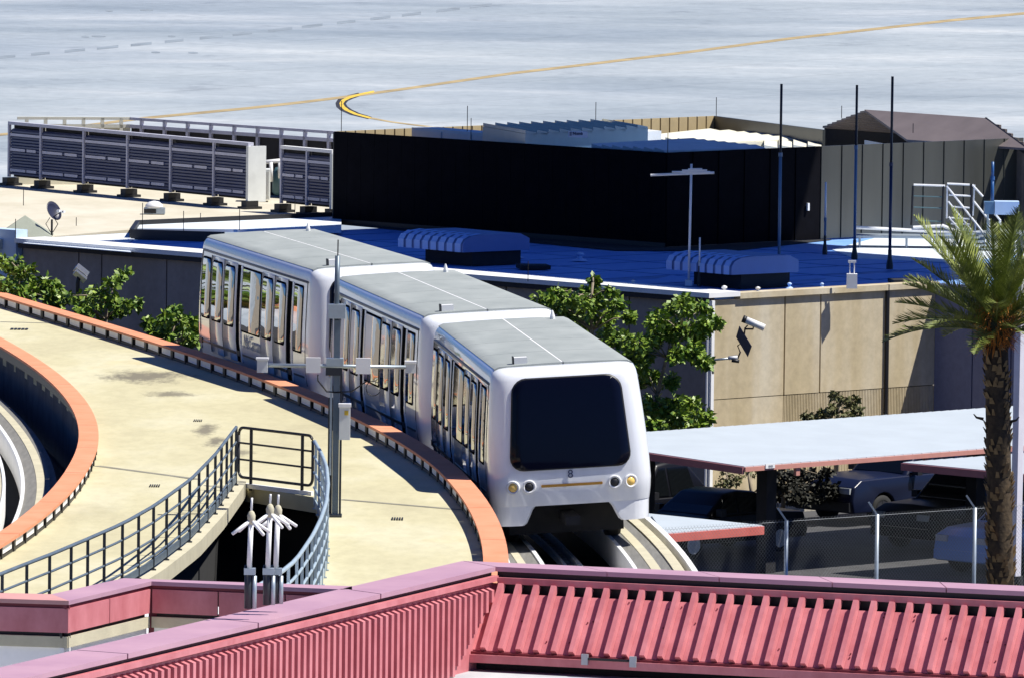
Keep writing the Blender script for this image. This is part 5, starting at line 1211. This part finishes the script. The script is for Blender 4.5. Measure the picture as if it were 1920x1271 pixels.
for k in range(n0):
    for sg in (1, -1):
        u0 = fl0-H+k*st if sg > 0 else fl0+k*st; u1 = u0+sg*H
        a, b = F0+fd*u0, F0+fd*u1; a.z, b.z = z_lo, ZF+.03
        if sg > 0 and u0 < fl0: t_ = (fl0-u0)/H; a = a.lerp(b, t_)
        if sg < 0 and u1 < fl0: t_ = (u0-fl0)/H; b = a.lerp(b, t_)
        if max(u0, u1) > fl1+H: continue
        wire(a, b)
stuffpart(wpart('mesh_wire', mb, 'wire', fence))
# lamp post
LD = 209.0; lb = Vector((V(1905, 1080, LD).x, LD, 0)); lz = V(1907, 450, LD).z
lamp = thing('lamp_post', 'square white lamp post beside the palm trunk', 'lamp post', lb)
part('post', MB().obox((0, 0, lz/2+.2), (.062, .062, 0), (-.062, .062, 0), (.02, 0, lz/2-.2)), MT.setdefault('lampw', mat('pale_lilac_white_paint', (.70, .68, .74), .4, var=.05)), lamp)
part('pedestal', MB().lathe([(.16, 0), (.16, V(1905, 1079, LD).z)], 12), 'dark', lamp)
part('head', MB().box(-.5, .1, -.16, .16, lz, lz+.1), 'galv', lamp)
# security camera and solar plate at the building corner
D_ = 232.6; S_ = lambda x, y, d=0: V(x, y, D_+d)
cc = thing('security_camera', 'white security camera on a curved arm with dark solar plate at the building corner', 'camera', S_(1336, 674))
wpart('arm', MB().tube([S_(1337, 700, .6), S_(1336, 678, .5), S_(1342, 674), S_(1372, 671)], .03, 7), 'galv', cc, True)
wpart('joint', MB().tube([S_(1366, 671), S_(1383, 669)], .05, 8), 'whitep', cc, True); wpart('joint_cup', MB().tube([S_(1372, 675, -.05), S_(1386, 677, -.05)], .045, 8), 'black', cc, True)
a, b, c_, d_ = S_(1380, 632), S_(1386, 612), S_(1409, 650), S_(1402, 669)
e_ = Vector((.01, .03, .01)); mb = MB(); mb.hexa(a, b, c_, d_, a+e_, b+e_, c_+e_, d_+e_); wpart('solar_plate', mb, 'solar', cc)
wpart('stem', MB().tube([S_(1383, 672), S_(1388, 660), S_(1383, 648, .1), S_(1394, 640, .1), S_(1397, 615), S_(1402, 610)], .02, 6), 'black', cc, True)
ca, cb_ = S_(1398, 600), S_(1433, 615)
mb = MB(); dv = (cb_-ca); mb.tube([ca, cb_], .085, 12); wpart('housing', mb, 'whitep', cc, True)
mb = MB(); mb.tube([ca-dv*.16, ca+dv*.02], .09, 12); wpart('lens_hood', mb, 'black', cc, True); wpart('bracket', MB().tube([S_(1398, 617), S_(1412, 617), S_(1413, 610)], .025, 6), 'black', cc)
# floodlight on a dark pole, left
D_ = 231.0; fa, fb = V(142, 501, D_), V(163, 518, D_)
fl_ = thing('floodlight', 'white rectangular floodlight on a dark pole before the shaded wall', 'floodlight', (V(144, 600, D_).x, D_, 0))
wpart('pole', MB().tube([Vector((V(143, 600, D_).x, D_+.1, 0)), V(146, 530, D_+.1), V(149, 514, D_+.1)], .05, 7), 'black', fl_, True)
dv = fb-fa; mb = MB(); mb.obox((fa+fb)/2, dv/2, Vector((.05, -.25, .06)), Vector((.03, 0, .05))); wpart('head', mb, 'whitep', fl_)
mb = MB(); mb.obox((fa+fb)/2-UP*.11+Vector((-.03, -.02, 0)), dv/2*.96, Vector((.05, -.24, .06)), Vector((.01, 0, .025))); wpart('visor', mb, 'whitep', fl_)

# vehicles: local x = length (front at -x), y = width
def soften(o, w):
    b = o.modifiers.new('bevel', 'BEVEL'); b.width = w; b.segments = 3; b.limit_method = 'ANGLE'; b.angle_limit = R_(18)
    for p in o.data.polygons: p.use_smooth = True
    return o
def vehicle(label, cat, kind, loc, heading, paint, L, Wd, Hh, group=None):
    t = thing('parked_'+cat.split()[-1], label, cat, loc, heading, group)
    r = .36 if kind != 'sedan' else .32; wx = (-L*.31, L*.30)
    hz = {'pickup': 1.12, 'suv': 1.10, 'sedan': .92}[kind]; gz_ = .32
    # lower body profile with wheel arches, swept across the width with tucked edges
    top_ = {'pickup': [(-L/2, .62), (-L/2+.06, hz-.18), (-L/2+.35, hz-.03), (-L*.16, hz), (L*.18, hz+.02), (L/2-.04, hz+.02), (L/2, .6)],
            'suv': [(-L/2, .6), (-L/2+.07, hz-.2), (-L/2+.4, hz-.06), (-L*.2, hz), (L*.3, hz+.02), (L/2-.05, hz-.02), (L/2, .55)],
            'sedan': [(-L/2, .5), (-L/2+.08, hz-.26), (-L/2+.5, hz-.1), (-L*.18, hz), (L*.25, hz+.02), (L/2-.1, hz-.04), (L/2, .5)]}[kind]
    bot = [(L/2-.05, gz_)]
    for w in wx[::-1]:
        for k in range(9):
            a = math.pi*k/8; bot.append((w+(r+.06)*math.cos(a), r+(r+.06)*math.sin(a)*1.0 if math.sin(a) > .1 else gz_))
    bot.append((-L/2+.05, gz_)); prof = top_+bot
    rows = []
    for y, sx, dz in ((-Wd/2, .985, .0), (-Wd/2+.05, 1, .02), (0, 1, .05), (Wd/2-.05, 1, .02), (Wd/2, .985, .0)):
        rows.append([(x*sx, y+(.0 if z < hz-.1 else -.04*(1 if y > 0 else -1 if y < 0 else 0)), z+(dz if z > hz-.15 else 0)) for x, z in prof])
    mb = MB(); mb.grid(rows, closed=True); n = len(prof); o = len(mb.v)-5*n; mb.f += [tuple(o+k for k in range(n)), tuple(o+4*n+k for k in range(n))]
    soften(part('body', mb, paint, t), .05)
    # cabin
    cab = {'pickup': [(-L*.17, hz-.02), (-L*.055, Hh-.06), (L*.02, Hh), (L*.15, Hh-.03), (L*.19, hz)], 'suv': [(-L*.21, hz-.02), (-L*.09, Hh-.07), (L*.0, Hh), (L*.36, Hh-.04), (L*.46, hz)],
           'sedan': [(-L*.20, hz-.02), (-L*.05, Hh-.05), (L*.04, Hh), (L*.17, Hh-.05), (L*.33, hz)]}[kind]
    def cy(z): return (Wd/2-.05)-(z-hz)*.28
    rows = [[(x, -cy(z), z) for x, z in cab], [(x, -cy(z)+.12, z+(.03 if z > hz+.1 else 0)) for x, z in cab], [(x, cy(z)-.12, z+(.03 if z > hz+.1 else 0)) for x, z in cab], [(x, cy(z), z) for x, z in cab]]
    mb = MB(); mb.grid(rows, closed=True); n = len(cab); o = len(mb.v)-4*n; mb.f += [tuple(o+k for k in range(n)), tuple(o+3*n+k for k in range(n))]
    soften(part('cabin', mb, paint, t), .07)
    (x0, z0_), (x1, z1_) = cab[0], cab[1]; (x3, z3_), (x4, z4_) = cab[-2], cab[-1]
    nrm = Vector((-(z1_-z0_), 0, x1-x0)).normalized()*.012
    def P(x, z, s): return Vector((x, s*cy(z), z))
    ins_ = lambda z, s: Vector((0, -s*.13, 0))
    mb = MB(); za, zb2 = z0_+.07, z1_-.03; f_ = lambda z: x0+(x1-x0)*(z-z0_)/(z1_-z0_)
    mb.add([P(f_(za), za, -1)+ins_(0, -1)+nrm, P(f_(za), za, 1)+ins_(0, 1)+nrm, P(f_(zb2), zb2, 1)+ins_(0, 1)+nrm, P(f_(zb2), zb2, -1)+ins_(0, -1)+nrm], [(0, 1, 2, 3)]); part('windshield', mb, 'carglass', t)
    g_ = lambda z: x4+(x3-x4)*(z-z4_)/(z3_-z4_)
    for s in (-1, 1):
        zl_, zu = hz+.06, Hh-.13; off = Vector((0, s*.012, 0)); xs = [f_(zl_)+.16, L*.005, L*.02, (L*.15 if kind == 'pickup' else L*.20), g_(zl_)-.1]
        mb = MB(); mb.add([P(xs[0], zl_, s)+off, P(xs[1], zl_, s)+off, P(xs[1], zu, s)+off, P(f_(zu)+.12, zu, s)+off], [(0, 1, 2, 3)]); part('side_window', mb, 'carglass', t)
        x_e = min(xs[3], g_(zl_)-.1); mb = MB(); mb.add([P(xs[2], zl_, s)+off, P(x_e, zl_, s)+off, P(min(x_e, g_(zu)-.08), zu, s)+off, P(xs[2], zu, s)+off], [(0, 1, 2, 3)]); part('side_window', mb, 'carglass', t)
        if kind == 'suv': mb = MB(); mb.add([P(x_e+.06, zl_, s)+off, P(g_(zl_)-.12, zl_, s)+off, P(g_(zu)-.1, zu, s)+off, P(x_e+.06, zu, s)+off], [(0, 1, 2, 3)]); part('side_window', mb, 'carglass', t)
        mb = MB(); mb.box(f_(hz)+.18, f_(hz)+.34, min(s*(Wd/2-.02), s*(Wd/2+.17)), max(s*(Wd/2-.02), s*(Wd/2+.17)), hz+.02, hz+.18); part('mirror', mb, 'black', t)
        mb = MB(); ys2 = sorted((s*(Wd/2-.42), s*(Wd/2-.08))); mb.box(-L/2-.005, -L/2+.12, ys2[0], ys2[1], hz-.34, hz-.2); part('headlight', mb, MT.setdefault('lens', mat('clear_lamp_lens', (.45, .48, .5), .15, var=0)), t)
        for xd in (-L*.13, L*.015, L*.19):
            mb = MB(); mb.box(xd-.006, xd+.006, min(s*(Wd/2-.01), s*(Wd/2+.004)), max(s*(Wd/2-.01), s*(Wd/2+.004)), .45, hz-.04); part('door_seam', mb, 'black', t)
    wm = MB().lathe([(r*.6, -.1), (r*.95, -.11), (r, -.07), (r, .07), (r*.95, .11), (r*.6, .1)], 20, (0, 0, 0), (0, 1, 0)).mesh('tyre', 'tyre', True)
    rm = MB(); rm.lathe([(r*.62, -.115), (r*.66, -.125), (r*.6, -.10), (r*.56, -.06)], 20, (0, 0, 0), (0, 1, 0))
    for k in range(5):
        a = 2*math.pi*k/5+.3; e = Vector((math.cos(a), 0, math.sin(a))); f2 = Vector((-e.z, 0, e.x)); rm.obox(e*r*.33+Vector((0, -.11, 0)), e*r*.30, f2*.022, Vector((0, .012, 0)))
    rmm = rm.mesh('rim', 'rim' if 'spoked' in label or 'blue' in label else 'rimdark')
    for x in wx:
        for s in (-1, 1):
            w = link('wheel', wm, t, (x, s*(Wd/2-.13), r)); link('rim', rmm, w, (0, 0, 0), (0, 0, 0 if s < 0 else math.pi))
    mb = MB(); mb.box(-L/2-.04, -L/2+.15, -Wd/2+.06, Wd/2-.06, .36, .58); part('bumper', mb, 'black' if kind == 'pickup' else paint, t)
    return t
hd = math.atan2(E1.y, E1.x)
def vpos(px, py, back, side=0):                           # a wheel-contact pixel of the near front -> centre
    p = U(px, py, 0); return tuple(p+E1*back+E2*side)
MT['carglass2'] = MT['carglass']
vehicle('dark navy pickup truck under the long carport facing left', 'pickup truck', 'pickup', vpos(1652, 984, 1.9, 1.0), hd, 'carnavy', 5.8, 1.95, 1.9)
vehicle('black rounded car parked close behind the small white carport', 'car', 'sedan', vpos(1205, 1012, 1.0, 1.0), hd, 'carblack', 4.6, 1.85, 1.75)
vehicle('black car behind the fence with a bright spoked wheel', 'car', 'sedan', vpos(1300, 1048, 1.5, .95), hd, 'carblack', 4.7, 1.85, 1.45)
vehicle('black sport utility vehicle parked in the middle behind the fence', 'car', 'suv', vpos(1790, 1036, 1.6, 1.0), hd, 'carblack', 4.8, 1.9, 1.78)
vehicle('silver blue car with its nose behind the last fence post', 'car', 'suv', vpos(1908, 1082, 1.3, .95), hd, 'carblue', 4.3, 1.75, 1.5)
